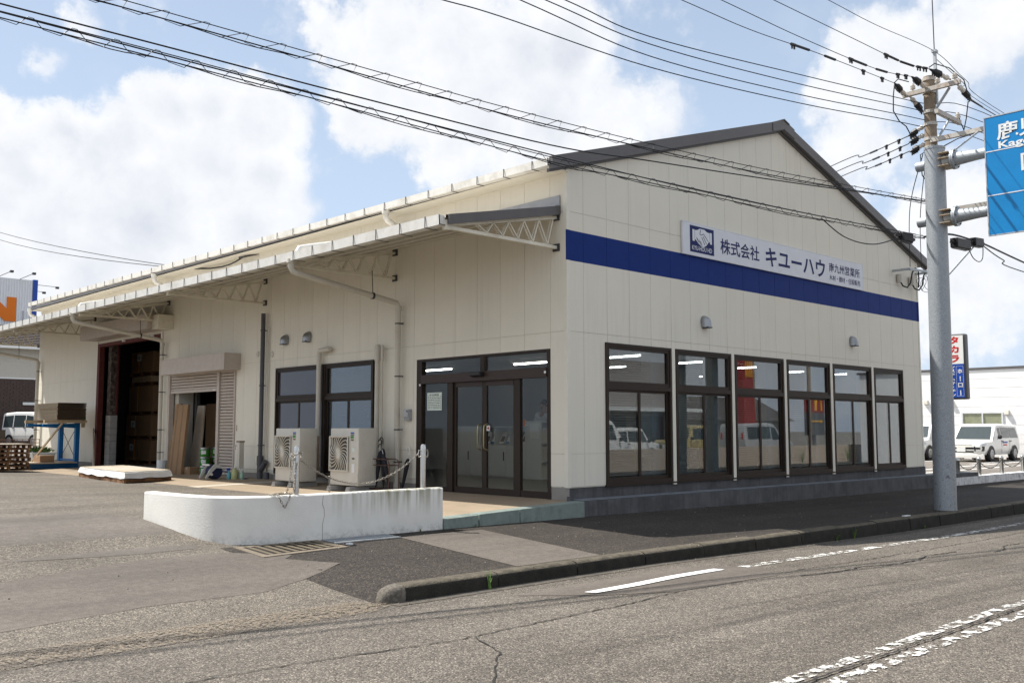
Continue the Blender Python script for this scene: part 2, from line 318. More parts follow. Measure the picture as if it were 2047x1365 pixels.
def parapet_material():
    m, nt, b = principled('stained_white_parapet'); L = nt.links.new
    geo = N(nt, 'ShaderNodeNewGeometry'); pos = geo.outputs['Position']
    sep = N(nt, 'ShaderNodeSeparateXYZ'); L(pos, sep.inputs[0])
    n1 = N(nt, 'ShaderNodeTexNoise', i_Scale=2.2, i_Detail=7.0, i_Roughness=.65); L(pos, n1.inputs['Vector'])
    c = ramp(nt, n1.outputs['Fac'], [(.3, (.68, .665, .62)), (.7, (.78, .77, .725))])
    mp = N(nt, 'ShaderNodeMapping'); mp.inputs['Scale'].default_value = (13, 13, .9); L(pos, mp.inputs['Vector'])
    n2 = N(nt, 'ShaderNodeTexNoise', i_Scale=1.0, i_Detail=5.0); L(mp.outputs[0], n2.inputs['Vector'])
    n3 = N(nt, 'ShaderNodeTexNoise', i_Scale=1.7, i_Detail=2.0); L(pos, n3.inputs['Vector'])
    up = ramp(nt, sep.outputs['Z'], [(.42, 0.0), (.76, 1.0)])
    east = ramp(nt, mth(nt, 'MULTIPLY_ADD', sep.outputs['X'], .2, 1.0), [(.06, 0.0), (.25, 1.0), (.40, .8)])
    f = mth(nt, 'MULTIPLY', mth(nt, 'MULTIPLY', ramp(nt, n2.outputs['Fac'], [(.42, 0.0), (.60, 1.0)]), ramp(nt, n3.outputs['Fac'], [(.36, 0.0), (.56, 1.0)])), mth(nt, 'MULTIPLY', up, east))
    c = mixc(nt, mth(nt, 'MULTIPLY', f, .9), c, (.22, .21, .11))
    low = ramp(nt, sep.outputs['Z'], [(.22, 1.0), (.36, 0.0)])
    n4 = N(nt, 'ShaderNodeTexNoise', i_Scale=11.0, i_Detail=8.0, i_Roughness=.8); L(pos, n4.inputs['Vector'])
    fl = mth(nt, 'MULTIPLY', low, ramp(nt, n4.outputs['Fac'], [(.46, 0.0), (.7, .8)]))
    c = mixc(nt, fl, c, (.13, .12, .10))
    L(c, b.inputs['Base Color']); b.inputs['Roughness'].default_value = .75
    n5 = N(nt, 'ShaderNodeTexNoise', i_Scale=60.0, i_Detail=4.0); L(pos, n5.inputs['Vector'])
    bp = N(nt, 'ShaderNodeBump', i_Strength=.35, i_Distance=.01); L(n5.outputs['Fac'], bp.inputs['Height']); L(bp.outputs[0], b.inputs['Normal'])
    return m
M_para = parapet_material()

# ------------------------------------------------------------------ mesh helpers
WM = {}
class MB:
    def __init__(s): s.v = []; s.f = []; s.m = []; s.k = 0
    def face(s, pts):
        b = len(s.v); s.v += [tuple(p) for p in pts]; s.f.append(list(range(b, b + len(pts)))); s.m.append(s.k); return s
    def box(s, x0, x1, y0, y1, z0, z1):
        return s.hexa([(x0, y0, z0), (x1, y0, z0), (x1, y1, z0), (x0, y1, z0), (x0, y0, z1), (x1, y0, z1), (x1, y1, z1), (x0, y1, z1)])
    def hexa(s, p):
        b = len(s.v); s.v += [tuple(q) for q in p]
        for q in ((3, 2, 1, 0), (4, 5, 6, 7), (0, 1, 5, 4), (1, 2, 6, 5), (2, 3, 7, 6), (3, 0, 4, 7)):
            s.f.append([b + i for i in q]); s.m.append(s.k)
        return s
    def bar(s, a, c, w, h, up=(0, 0, 1)):
        a = Vector(a); c = Vector(c); d = (c - a).normalized(); u = Vector(up)
        if abs(d.dot(u)) > .98: u = Vector((1, 0, 0))
        r = d.cross(u).normalized(); u = r.cross(d)
        r *= w / 2; u *= h / 2
        return s.hexa([a - r - u, a + r - u, c + r - u, c - r - u, a - r + u, a + r + u, c + r + u, c - r + u])
    def tube(s, path, r, n=8, caps=True, closed=False):
        P = [Vector(p) for p in path]; rs = r if isinstance(r, (list, tuple)) else [r] * len(P)
        rings = []; pu = None
        for i, p in enumerate(P):
            if closed: d = P[(i + 1) % len(P)] - P[i - 1]
            else: d = (P[min(i + 1, len(P) - 1)] - P[max(i - 1, 0)])
            if d.length < 1e-9: d = Vector((0, 0, 1))
            d.normalize()
            if pu is None:
                u = Vector((0, 0, 1)) if abs(d.z) < .9 else Vector((1, 0, 0))
            else: u = pu
            u = (u - d * u.dot(d)); u = u.normalized() if u.length > 1e-6 else d.orthogonal().normalized()
            pu = u; w = d.cross(u)
            b = len(s.v)
            for k in range(n):
                a = 2 * math.pi * k / n
                s.v.append(tuple(p + (u * math.cos(a) + w * math.sin(a)) * rs[i]))
            rings.append(b)
        m = len(rings)
        for i in range(m if closed else m - 1):
            a, b = rings[i], rings[(i + 1) % m]
            for k in range(n):
                s.f.append([a + k, a + (k + 1) % n, b + (k + 1) % n, b + k]); s.m.append(s.k)
        if caps and not closed:
            s.f.append([rings[0] + k for k in range(n)][::-1]); s.m.append(s.k)
            s.f.append([rings[-1] + k for k in range(n)]); s.m.append(s.k)
        return s
    def lathe(s, prof, c=(0, 0, 0), n=16, ax='z'):
        b0 = len(s.v)
        for r, h in prof:
            for k in range(n):
                a = 2 * math.pi * k / n; x, y = r * math.cos(a), r * math.sin(a)
                p = (x, y, h) if ax == 'z' else ((h, x, y) if ax == 'x' else (y, h, x))
                s.v.append((c[0] + p[0], c[1] + p[1], c[2] + p[2]))
        for i in range(len(prof) - 1):
            for k in range(n):
                s.f.append([b0 + i * n + k, b0 + i * n + (k + 1) % n, b0 + (i + 1) * n + (k + 1) % n, b0 + (i + 1) * n + k]); s.m.append(s.k)
        s.f.append([b0 + k for k in range(n)][::-1]); s.m.append(s.k)
        s.f.append([b0 + (len(prof) - 1) * n + k for k in range(n)]); s.m.append(s.k)
        return s
    def loft(s, secs, caps=True):
        n = len(secs[0]); b0 = len(s.v)
        for q in secs: s.v += [tuple(p) for p in q]
        for i in range(len(secs) - 1):
            for k in range(n):
                s.f.append([b0 + i * n + k, b0 + i * n + (k + 1) % n, b0 + (i + 1) * n + (k + 1) % n, b0 + (i + 1) * n + k]); s.m.append(s.k)
        if caps:
            s.f.append([b0 + k for k in range(n)][::-1]); s.m.append(s.k)
            s.f.append([b0 + (len(secs) - 1) * n + k for k in range(n)]); s.m.append(s.k)
        return s
    def prism(s, poly, d):
        d = Vector(d); a = [Vector(p) for p in poly]
        return s.loft([a, [p + d for p in a]])
    def build(s, name, mats, parent=None, smooth=None, local=False, loc=None, bevel=0.0):
        me = bpy.data.meshes.new(name)
        vs = s.v
        if parent is not None and not local:
            inv = WM.get(parent.name, Matrix.Identity(4)).inverted(); vs = [inv @ Vector(p) for p in vs]
        me.from_pydata([tuple(p) for p in vs], [], s.f)
        mats = mats if isinstance(mats, (list, tuple)) else [mats]
        for m in mats: me.materials.append(m)
        if len(mats) > 1: me.polygons.foreach_set('material_index', s.m)
        bm = bmesh.new(); bm.from_mesh(me); bmesh.ops.recalc_face_normals(bm, faces=bm.faces)
        if bevel:
            bmesh.ops.bevel(bm, geom=[e for e in bm.edges if e.is_manifold and e.calc_face_angle(0) > .6], offset=bevel, segments=2, affect='EDGES', profile=.6)
        bm.to_mesh(me); bm.free()
        if smooth:
            me.polygons.foreach_set('use_smooth', [True] * len(me.polygons))
            me.set_sharp_from_angle(angle=R(smooth))
        me.update()
        o = bpy.data.objects.new(name, me); COL.objects.link(o)
        w = Matrix.Identity(4)
        if parent is not None:
            o.parent = parent; w = WM.get(parent.name, w)
        if loc is not None: o.location = loc; w = w @ Matrix.Translation(loc)
        WM[o.name] = w
        return o
def put(name, me, parent, loc=(0, 0, 0), rot=(0, 0, 0)):
    o = bpy.data.objects.new(name, me); COL.objects.link(o); o.parent = parent; o.location = loc; o.rotation_euler = rot
    return o
def tag(o, label, cat, group=None):
    o['label'] = label; o['category'] = cat
    if group: o['group'] = group
    return o
def thing(name, label, cat, loc=(0, 0, 0), rz=0.0, group=None):
    o = bpy.data.objects.new(name, None); COL.objects.link(o); o.location = loc; o.rotation_euler = (0, 0, rz)
    o.empty_display_size = .2
    WM[o.name] = Matrix.Translation(loc) @ Matrix.Rotation(rz, 4, 'Z')
    return tag(o, label, cat, group)
def struct(o): o['kind'] = 'structure'; return o
def stuff(o): o['kind'] = 'stuff'; return o
def copy_tree(o, loc=None, rz=None, label=None, parent=None):
    c = o.copy(); COL.objects.link(c)
    if parent is not None: c.parent = parent
    if loc is not None: c.location = loc
    if rz is not None: c.rotation_euler = (0, 0, rz)
    if label: c['label'] = label
    for ch in list(o.children): copy_tree(ch, parent=c)
    return c
def text_mesh(body, bold=0.0):
    cu = bpy.data.curves.new('lettering', 'FONT'); cu.body = body; cu.offset = bold; cu.resolution_u = 3; cu.extrude = 0.0
    ob = bpy.data.objects.new('lettering', cu); COL.objects.link(ob)
    dg = bpy.context.evaluated_depsgraph_get(); dg.update()
    me = bpy.data.meshes.new_from_object(ob.evaluated_get(dg))
    bpy.data.objects.remove(ob); return me
def text(name, body, org, ux, uz, w, h, m, parent, bold=0.0, keep=False):
    """lettering fitted to a w x h box whose lower left corner is org, in the plane of ux and uz (world axes)"""
    me = text_mesh(body, bold)
    xs = [v.co.x for v in me.vertices]; ys = [v.co.y for v in me.vertices]
    x0, x1, y0, y1 = min(xs), max(xs), min(ys), max(ys)
    ux = Vector(ux); uz = Vector(uz); org = Vector(org)
    inv = WM.get(parent.name, Matrix.Identity(4)).inverted()
    sx = w / max(1e-6, x1 - x0); sy = h / max(1e-6, y1 - y0)
    if keep: sx = sy = min(sx, sy)
    for v in me.vertices:
        v.co = inv @ (org + ux * ((v.co.x - x0) * sx) + uz * ((v.co.y - y0) * sy))
    me.materials.clear(); me.materials.append(m); me.name = name
    o = bpy.data.objects.new(name, me); COL.objects.link(o); o.parent = parent
    return o
def lerp(a, b, t): return a + (b - a) * t
def table(x, pts):
    if x <= pts[0][0]: return pts[0][1]
    for (a, va), (b, vb) in zip(pts, pts[1:]):
        if x <= b: return lerp(va, vb, (x - a) / (b - a))
    return pts[-1][1]
def sstep(t): t = max(0, min(1, t)); return t * t * (3 - 2 * t)

# ------------------------------------------------------------------ the lie of the land
KY = -3.25                                     # face of the kerb
def z_road(x): return table(x, [(-2, 0), (4, -.10), (10, -.13), (40, -.16)])
def z_kerb(x): return table(x, [(-6, .14), (-2, .14), (6, .10), (40, .08)])
def z_ledge(x): return table(x, [(-3, .23), (0, .21), (6.5, .10), (13, .07), (40, .06)])
def z_walk(x, y):
    t = max(0, min(1, (y - KY) / (-.3 - KY))); return lerp(z_kerb(x), z_ledge(x), t)
def z_yard(x, y):
    if y <= -.3: return lerp(0.004, .23, sstep((y - KY) / (-.3 - KY)) * .4 + .6 * max(0, min(1, (y - KY) / (-.3 - KY))))
    hi = lerp(.385, .46, max(0, min(1, (-2.3 - x) / 2.5)))
    return lerp(.23, hi, sstep((y + .3) / 2.1))
def z_ground(x, y):
    if y < KY: return z_road(x)
    if y < -.2:
        t = sstep((x + 5.9) / 1.0); return lerp(z_yard(x, y), z_walk(x, y), t)
    return z_yard(x, y)
def sheet(name, poly, zf, m, dz=0.0, step=.5, parent=None):
    """a piece of ground: polygon cut on a grid and laid on the height function"""
    bm = bmesh.new()
    bm.faces.new([bm.verts.new((x, y, 0)) for x, y in poly])
    xs = [p[0] for p in poly]; ys = [p[1] for p in poly]
    for lo, hi, ax in ((min(xs), max(xs), 0), (min(ys), max(ys), 1)):
        k = math.floor(lo / step) + 1
        while k * step < hi - 1e-4:
            co = [0, 0, 0]; no = [0, 0, 0]; co[ax] = k * step; no[ax] = 1
            bmesh.ops.bisect_plane(bm, geom=bm.verts[:] + bm.edges[:] + bm.faces[:], plane_co=co, plane_no=no); k += 1
    for v in bm.verts: v.co.z = zf(v.co.x, v.co.y) + dz
    bmesh.ops.recalc_face_normals(bm, faces=bm.faces)
    me = bpy.data.meshes.new(name); bm.to_mesh(me); bm.free(); me.materials.append(m)
    if me.polygons and me.polygons[0].normal.z < 0: me.flip_normals()
    o = bpy.data.objects.new(name, me); COL.objects.link(o)
    if parent: o.parent = parent
    return o

# ------------------------------------------------------------------ ground, road, pavements
g = MB(); g.box(-700, 700, -700, 700, -1.0, -.30); struct(g.build('ground', M_ground))
struct(sheet('road', [(-60, -11.2), (120, -11.2), (120, KY), (-60, KY)], lambda x, y: z_road(x), M_road, 0, 2.0))
struct(sheet('sidewalk', [(-5.9, KY + .1), (60, KY + .1), (60, -.05), (-5.9, -.05)], z_ground, M_walk, 0, .45))
struct(sheet('yard_pavement', [(-45, KY), (-5.9, KY), (-5.9, -.25), (.3, -.25), (.3, 60), (-45, 60)], z_ground, M_yard, 0, .9))
struct(sheet('car_park', [(13.0, -.05), (75, -.05), (75, 60), (13.0, 60)], lambda x, y: .262, M_carpark, 0, 12))
struct(sheet('back_lane', [(.3, 25.3), (13.0, 25.3), (13.0, 60), (.3, 60)], lambda x, y: .24, M_carpark, 0, 12))
# fresh patches in the asphalt
def z_slab(x): return .45 + .03 * x
struct(sheet('asphalt_patch', [(-7.55, -2.28), (-6.5, -2.30), (-5.9, -2.02), (-5.3, -1.72), (-5.62, -1.15), (-5.45, -1.02), (-6.0, -.50), (-6.9, -.48), (-8.1, -.85), (-12, -1.6), (-12, -3.0)], z_ground, M_patch, .004, .4))
struct(sheet('asphalt_patch', [(-14, -.2), (-8.0, .05), (-6.9, -.12), (-6.1, -.1), (-5.95, .5), (-6.05, 1.4), (-6.3, 2.8), (-8.5, 3.0), (-14, 2.2)], z_ground, M_patchd, .004, .4))
struct(sheet('asphalt_patch', [(-3.72, -.62), (-2.35, -.62), (-2.75, -3.08), (-4.05, -3.08)], z_ground, M_patch, .004, .4))
struct(sheet('asphalt_patch', [(-4.7, -3.70), (-2.2, -3.62), (-1.2, -4.15), (-1.75, -4.72), (-3.4, -4.62), (-4.1, -4.25)], lambda x, y: z_road(x), M_patch, .004, .5))
# gutter edge of the driveway, pale with sand
struct(sheet('gutter_edge', [(-60, -3.62), (-6.1, -3.48), (-5.75, -3.27), (-6.1, -3.02), (-60, -3.12)], z_ground, M_sand, .008, .6))
struct(sheet('gutter_edge', [(-5.8, -3.40), (40, -3.40), (40, KY), (-5.8, KY)], lambda x, y: z_road(x), mat('dark_gutter_edge', (.075, .066, .055), .9, var=.3, scale=9, dirt=(.16, .14, .11), dscale=5), .004, 1.0))
# painted lines
wl = [(-4.10, -4.06), (-3.4, -4.04), (-2.7, -3.99), (-1.9, -4.00)]
struct(sheet('road_line', wl + [(-1.86, -4.12), (-2.7, -4.12), (-3.4, -4.17), (-4.04, -4.17)], lambda x, y: z_road(x), M_paint, .012, .6))
struct(sheet('road_line', [(-1.5, -4.02), (3.2, -3.98), (3.2, -4.12), (-1.5, -4.16)], lambda x, y: z_road(x), M_worn, .008, 1.0))
struct(sheet('road_line', [(3.25, -3.98), (60, -3.94), (60, -4.08), (3.25, -4.12)], lambda x, y: z_road(x), M_worn2, .008, 2.0))
struct(sheet('road_line', [(-40, -7.05), (60, -7.07), (60, -7.17), (-40, -7.15)], lambda x, y: z_road(x), M_worn2, .008, 2.0))
struct(sheet('road_line', [(-40, -7.25), (60, -7.28), (60, -7.40), (-40, -7.36)], lambda x, y: z_road(x), M_worn, .008, 2.0))
def crack(pts, w, dz=.006):
    q = MB(); rnd = random.Random(len(pts) * 7 + int(w * 1e4)); P = []
    for (a, b) in zip(pts, pts[1:]):
        n = max(2, int(math.dist(a, b) / .06))
        for i in range(n): P.append((lerp(a[0], b[0], i / n), lerp(a[1], b[1], i / n)))
    P.append(pts[-1]); L = []; Rr = []
    for i, p in enumerate(P):
        d = Vector(P[min(i + 1, len(P) - 1)]) - Vector(P[max(i - 1, 0)]); nn = Vector((-d.y, d.x)).normalized()
        o = rnd.uniform(-.014, .014); hw = w * rnd.uniform(.15, .65)
        L.append((p[0] + nn.x * (o + hw), p[1] + nn.y * (o + hw), z_road(p[0]) + dz)); Rr.append((p[0] + nn.x * (o - hw), p[1] + nn.y * (o - hw), z_road(p[0]) + dz))
    for i in range(len(P) - 1): q.face([L[i], L[i + 1], Rr[i + 1], Rr[i]])
    struct(q.build('road_crack', M_crack))
crack([(-9.0, -4.55), (-7.6, -4.62), (-6.3, -4.80), (-5.0, -4.74), (-4.2, -4.72), (-3.4, -4.63)], .016)
crack([(-1.3, -4.62), (.4, -4.66), (2.8, -4.62), (6.0, -4.60)], .014)
crack([(-6.15, -4.82), (-6.35, -5.3), (-6.8, -5.75), (-7.1, -6.1)], .014)
crack([(-1.6, -4.9), (-.9, -5.0), (-.35, -4.95), (.3, -5.1), (.9, -5.08), (1.35, -4.95), (2.2, -5.0)], .03)
crack([(2.6, -5.35), (3.1, -5.3), (3.5, -5.12), (4.4, -5.15)], .022)
crack([(-60, -7.19), (-6, -7.21), (0, -7.20), (6, -7.22), (30, -7.22)], .02, .012)
# kerb stones, one by one
kb = thing('kerb', 'mossy dark concrete kerb of separate stones between sidewalk and road', 'kerb', (-5.9, KY, 0)); kb['kind'] = 'structure'
x = -5.62; i = 0
while x < 42:
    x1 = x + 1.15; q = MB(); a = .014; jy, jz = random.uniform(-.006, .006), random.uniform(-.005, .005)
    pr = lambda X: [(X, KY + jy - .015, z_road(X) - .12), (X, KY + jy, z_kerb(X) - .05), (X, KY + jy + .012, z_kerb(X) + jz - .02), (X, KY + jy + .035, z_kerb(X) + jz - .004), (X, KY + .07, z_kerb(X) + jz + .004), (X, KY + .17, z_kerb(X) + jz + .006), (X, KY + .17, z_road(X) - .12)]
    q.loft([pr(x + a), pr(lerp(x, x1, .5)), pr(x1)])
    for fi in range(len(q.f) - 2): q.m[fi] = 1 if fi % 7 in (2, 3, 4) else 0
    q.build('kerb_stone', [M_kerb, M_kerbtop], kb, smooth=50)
    x = x1
q = MB(); secs = []
for k in range(7):
    t = k / 6; s = math.sqrt(max(0.0, 1 - (1 - t) ** 2)); X = -5.86 + t * .25
    zt = lerp(.02, z_kerb(X), s); hw = .085 * (.35 + .65 * s); c = KY + .08
    secs.append([(X, c - hw, -.1), (X, c - hw, zt - .05), (X, c - hw * .75, zt - .012), (X, c - hw * .3, zt + .004), (X, c + hw, zt + .006), (X, c + hw, -.1)])
q.loft(secs); q.build('rounded_end_stone', M_kerbend, kb, smooth=60)

# ------------------------------------------------------------------ the warehouse office building
B = thing('warehouse_building', 'cream sided warehouse with a gable front, blue band and long side awning', 'building', (0, 0, 0))
GX, LY, APX, SL = 12.83, 25.25, 6.43, .3074
def z_eave(x): return 7.72 - SL * abs(x - APX)
GB = lambda u, d, z: (u, d, z)            # gable wall: u along X, depth +Y
LW = lambda u, d, z: (d, u, z)            # long wall: u along Y, depth +X
def mbox(q, mp, u0, u1, d0, d1, z0, z1):
    return q.hexa([mp(u0, d0, z0), mp(u1, d0, z0), mp(u1, d1, z0), mp(u0, d1, z0), mp(u0, d0, z1), mp(u1, d0, z1), mp(u1, d1, z1), mp(u0, d1, z1)])
def cut(rects, holes):
    for (a, b, c, d) in holes:
        out = []
        for (u0, u1, z0, z1) in rects:
            if b <= u0 + 1e-6 or a >= u1 - 1e-6 or d <= z0 + 1e-6 or c >= z1 - 1e-6: out.append((u0, u1, z0, z1)); continue
            if c > z0: out.append((u0, u1, z0, c))
            if d < z1: out.append((u0, u1, d, z1))
            zl, zh = max(z0, c), min(z1, d)
            if a > u0: out.append((u0, a, zl, zh))
            if b < u1: out.append((b, u1, zl, zh))
        rects = out
    return [r for r in rects if r[1] - r[0] > .012 and r[3] - r[2] > .012]
WIN = [(.9, 2.65), (2.78, 4.5), (4.63, 6.37), (6.5, 8.25), (8.39, 10.16), (10.3, 11.79)]
GH = [(a, b, .55, 2.98) for a, b in WIN]
LH = [(.37, 3.85, .3, 2.845), (5.19, 9.0, .56, 2.925), (10.86, 14.62, .3, 3.03), (15.15, 19.72, .3, 4.16)]
g_ = .003
cache = {}
def panel(mp, key, polys, u0, z0, mats=(M_side, M_blue), bevel=True):
    """one cladding board: front polygons with returned edges; polys = [(material slot, [(u, z) ...])]"""
    k = (key, tuple((s, tuple((round(u - u0, 3), round(z - z0, 3)) for u, z in p)) for s, p in polys))
    if k not in cache:
        q = MB()
        for s, p in polys:
            q.k = s; p = [(u - u0, z - z0) for u, z in p]
            q.face([mp(u, 0, z) for u, z in p])
            for (a, b) in zip(p, p[1:] + p[:1]):
                q.face([mp(a[0], 0, a[1]), mp(b[0], 0, b[1]), mp(b[0], .010, b[1]), mp(a[0], .010, a[1])])
        me = bpy.data.meshes.new('wall_panel'); me.from_pydata(q.v, [], q.f)
        for m in mats: me.materials.append(m)
        me.polygons.foreach_set('material_index', q.m); cache[k] = me
    put('wall_panel', cache[k], B, mp(u0, 0, z0))
BAND = (4.237, 4.727)
def split_band(u0, u1, z0, z1, band):
    if not band or z1 <= BAND[0] or z0 >= BAND[1]: return [(0, [(u0, z0), (u1, z0), (u1, z1), (u0, z1)])]
    zs = [z0, BAND[0], BAND[1], z1]
    return [(1 if i == 1 else 0, [(u0, zs[i]), (u1, zs[i]), (u1, zs[i + 1]), (u0, zs[i + 1])]) for i in range(3)]
# gable front
cols = [.065] + [.39 + .5755 * k for k in range(22)] + [GX]
rows = [.654, 1.169, 3.105, 5.032]
for a, b in zip(cols, cols[1:]):
    for c, d in zip(rows, rows[1:]):
        pcs = cut([(a + g_, b - g_, c + g_, d - g_)], GH)
        if not pcs: continue
        polys = []
        for r in pcs: polys += split_band(*r, True)
        panel(GB, 'g', polys, a, c)
    pts = [(a + g_, 5.032 + g_), (b - g_, 5.032 + g_), (b - g_, z_eave(b - g_))]
    if a < APX < b: pts.append((APX, z_eave(APX)))
    pts.append((a + g_, z_eave(a + g_)))
    panel(GB, 'g', [(0, pts)], a, 5.032)
# long side
lcols = [.065] + [.37 + .5945 * k for k in range(42)] + [LY]
for a, b in zip(lcols, lcols[1:]):
    far = a > 19.4
    rws = [.56, 2.09, 3.105, 5.032, 5.70] if far else [.654, 1.169, 3.105, 5.032, 5.70]
    for c, d in zip(rws, rws[1:]):
        pcs = cut([(a + g_, b - g_, c + g_, d - g_)], LH)
        if pcs: panel(LW, 'l', [(0, [(r[0], r[2]), (r[1], r[2]), (r[1], r[3]), (r[0], r[3])]) for r in pcs], a, c)
# sealant bed behind the boards = the wall itself
q = MB()
for r in cut([(.02, GX - .0, .64, 5.032)], GH): mbox(q, GB, r[0], r[1], .010, .13, r[2], r[3])
q.prism([(.02, .010, 5.032), (GX, .010, 5.032), (GX, .010, z_eave(GX)), (APX, .010, z_eave(APX)), (.02, .010, z_eave(.02))], (0, .12, 0))
q.build('gable_wall', M_joint, B)
q = MB()
for r in cut([(.14, LY, .56, 5.70)], LH): mbox(q, LW, r[0], r[1], .010, .13, r[2], r[3])
q.build('side_wall', M_joint, B)
q = MB(); mbox(q, LW, .14, LY, GX - .13, GX, .2, 5.72); mbox(q, GB, .14, GX - .13, LY - .12, LY, .2, 5.6)
q.prism([(.14, LY - .12, 5.6), (GX - .13, LY - .12, 5.6), (APX, LY - .12, 7.6)], (0, .12, 0)); q.build('rear_wall', M_side, B)
# corner trims, with the blue band carried round them
for (x0, x1, y0, y1) in ((-.012, .062, -.012, .010), (GX - .05, GX + .012, -.012, .010)):
    q = MB()
    for i, (c, d) in enumerate(((.645, BAND[0]), (BAND[0], BAND[1]), (BAND[1], 5.72))):
        q.k = 1 if i == 1 else 0; q.box(x0, x1, y0, y1, c, d)
    q.build('corner_trim', [M_trim, M_blue], B)
q = MB(); q.box(-.012, .010, .0105, .062, .645, 5.7); q.build('corner_trim', M_trim, B)
# foundation
for a, b in ((3.86, 10.85), (14.65, 15.1), (19.75, LY)): q = MB(); q.box(.025, .12, a, b, .2, .655); q.build('foundation', M_conc2, B)
q = MB(); q.box(.002, .035, .0, .36, .2, .64); q.build('foundation', M_conc2, B)
q = MB(); q.box(.04, GX + .1, .012, .03, .2, .645); q.build('foundation', M_conc, B)

# roof: two slopes, rake boards, ridge cap, gutter
q = MB()
for s in (-1, 1):
    e = APX + s * (APX + .42)
    pts = [(APX, 7.86), (e, 7.86 - SL * (APX + .42)), (e, 7.78 - SL * (APX + .42)), (APX, 7.78)]
    q.prism([(x, -.06, z) for x, z in pts], (0, 25.4, 0))
q.build('roof', M_roof, B)
for s in (-1, 1):
    e = APX + s * (APX + .45); ze = 7.93 - SL * (APX + .45)
    q = MB(); q.prism([(APX - s * .0, -.13, 7.93), (e, -.13, ze), (e, -.13, ze - .205), (APX, -.13, 7.725)], (0, .075, 0))
    q.prism([(APX - s * .0, -.053, 7.74), (e, -.053, ze - .19), (e, -.053, ze - .245), (APX, -.053, 7.685)], (0, .05, 0))
    q.build('rake_board', M_fascia, B)
q = MB(); q.prism([(APX - .42, -.142, 7.79), (APX, -.142, 7.95), (APX + .42, -.142, 7.82), (APX + .42, -.142, 7.62), (APX, -.142, 7.74), (APX - .42, -.142, 7.61)], (0, .008, 0))
q.prism([(APX - .14, -.16, 7.905), (APX, -.16, 7.955), (APX + .2, -.16, 7.89), (APX + .2, -.16, 7.87), (APX, -.16, 7.93), (APX - .14, -.16, 7.885)], (0, 25.5, 0))
q.build('ridge_cap', M_fascia, B)
def gutter(name, x, w, h, y0, y1, z0, z1, nbr):
    """box gutter along Y whose bottom runs from z0 to z1"""
    pr = lambda y, z: [(x, y, z), (x - w, y, z), (x - w - .012, y, z + h), (x - w + .012, y, z + h), (x - w + .018, y, z + .015), (x - .016, y, z + .015), (x - .016, y, z + h), (x, y, z + h)]
    q = MB(); q.loft([pr(y0, z0), pr(y1, z1)])
    for y, z in ((y0, z0), (y1 - .02, z1)): q.box(x - w - .004, x, y, y + .02, z + .002, z + h - .004)
    gt = q.build(name, M_gutter, B)
    for i in range(nbr):
        t = (i + .5) / nbr; y = lerp(y0, y1, t); z = lerp(z0, z1, t); q = MB()
        q.box(x - w - .022, x - w - .013, y - .0045, y + .0045, z - .01, z + h + .008)
        q.box(x - w - .022, x + .10, y - .0045, y + .0045, z - .012, z - .004)
        q.box(x - w - .02, x + .0, y - .0045, y + .0045, z + h + .001, z + h + .006)
        q.build('gutter_bracket', M_steel, gt)
    return gt
gutter('roof_gutter', -.36, .13, .12, -.06, 25.05, 5.665, 5.79, 38)
gutter('awning_gutter', -2.32, .13, .15, .20, 25.9, 4.475, 4.50, 42)

q = MB(); q.box(-.355, .009, -.05, 25.2, 5.655, 5.668); q.build('eaves_soffit', M_trim, B)
# awning: corrugated roof sheet, fascia, purlins, trusses
q = MB(); n = 430; top = []; bot = []
for i in range(n + 1):
    y = .16 + (25.9 - .16) * i / n; dz = .016 if i % 4 in (0, 1) else -.008
    top.append((y, dz))
for (y0, a), (y1, b) in zip(top, top[1:]):
    q.face([(-.015, y0, 5.11 + a), (-.015, y1, 5.11 + b), (-2.36, y1, 4.61 + b), (-2.36, y0, 4.61 + a)])
    q.face([(-2.36, y0, 4.61 + a), (-2.36, y1, 4.61 + b), (-2.36, y1, 4.585), (-2.36, y0, 4.585)])
aw = q.build('awning_roof', M_awn, B)
q = MB(); q.face([(-.015, .17, 5.085), (-.015, 25.9, 5.085), (-2.34, 25.9, 4.585), (-2.34, .17, 4.585)]); q.build('awning_underside', M_soffit, aw)
q = MB(); q.prism([(-.012, .12, 5.13), (-2.325, .12, 4.635), (-2.325, .12, 4.49), (-.012, .12, 4.985)], (0, .035, 0)); q.build('end_fascia', M_fascia, aw)
q = MB(); q.box(-.03, -.016, .13, 25.3, 5.12, 5.30); q.box(-.10, -.0305, .13, 25.3, 5.12, 5.14); q.build('wall_flashing', M_flash, aw)
for xx in (-.55, -1.1, -1.65, -2.2):
    zc = 5.085 + xx * .215 - .05; q = MB(); q.box(xx - .03, xx + .03, .2, 25.8, zc - .045, zc + .045); q.build('purlin', M_soffit, aw)
TY = [.22, 4.55, 9.55, 14.76, 20.1, 25.35]
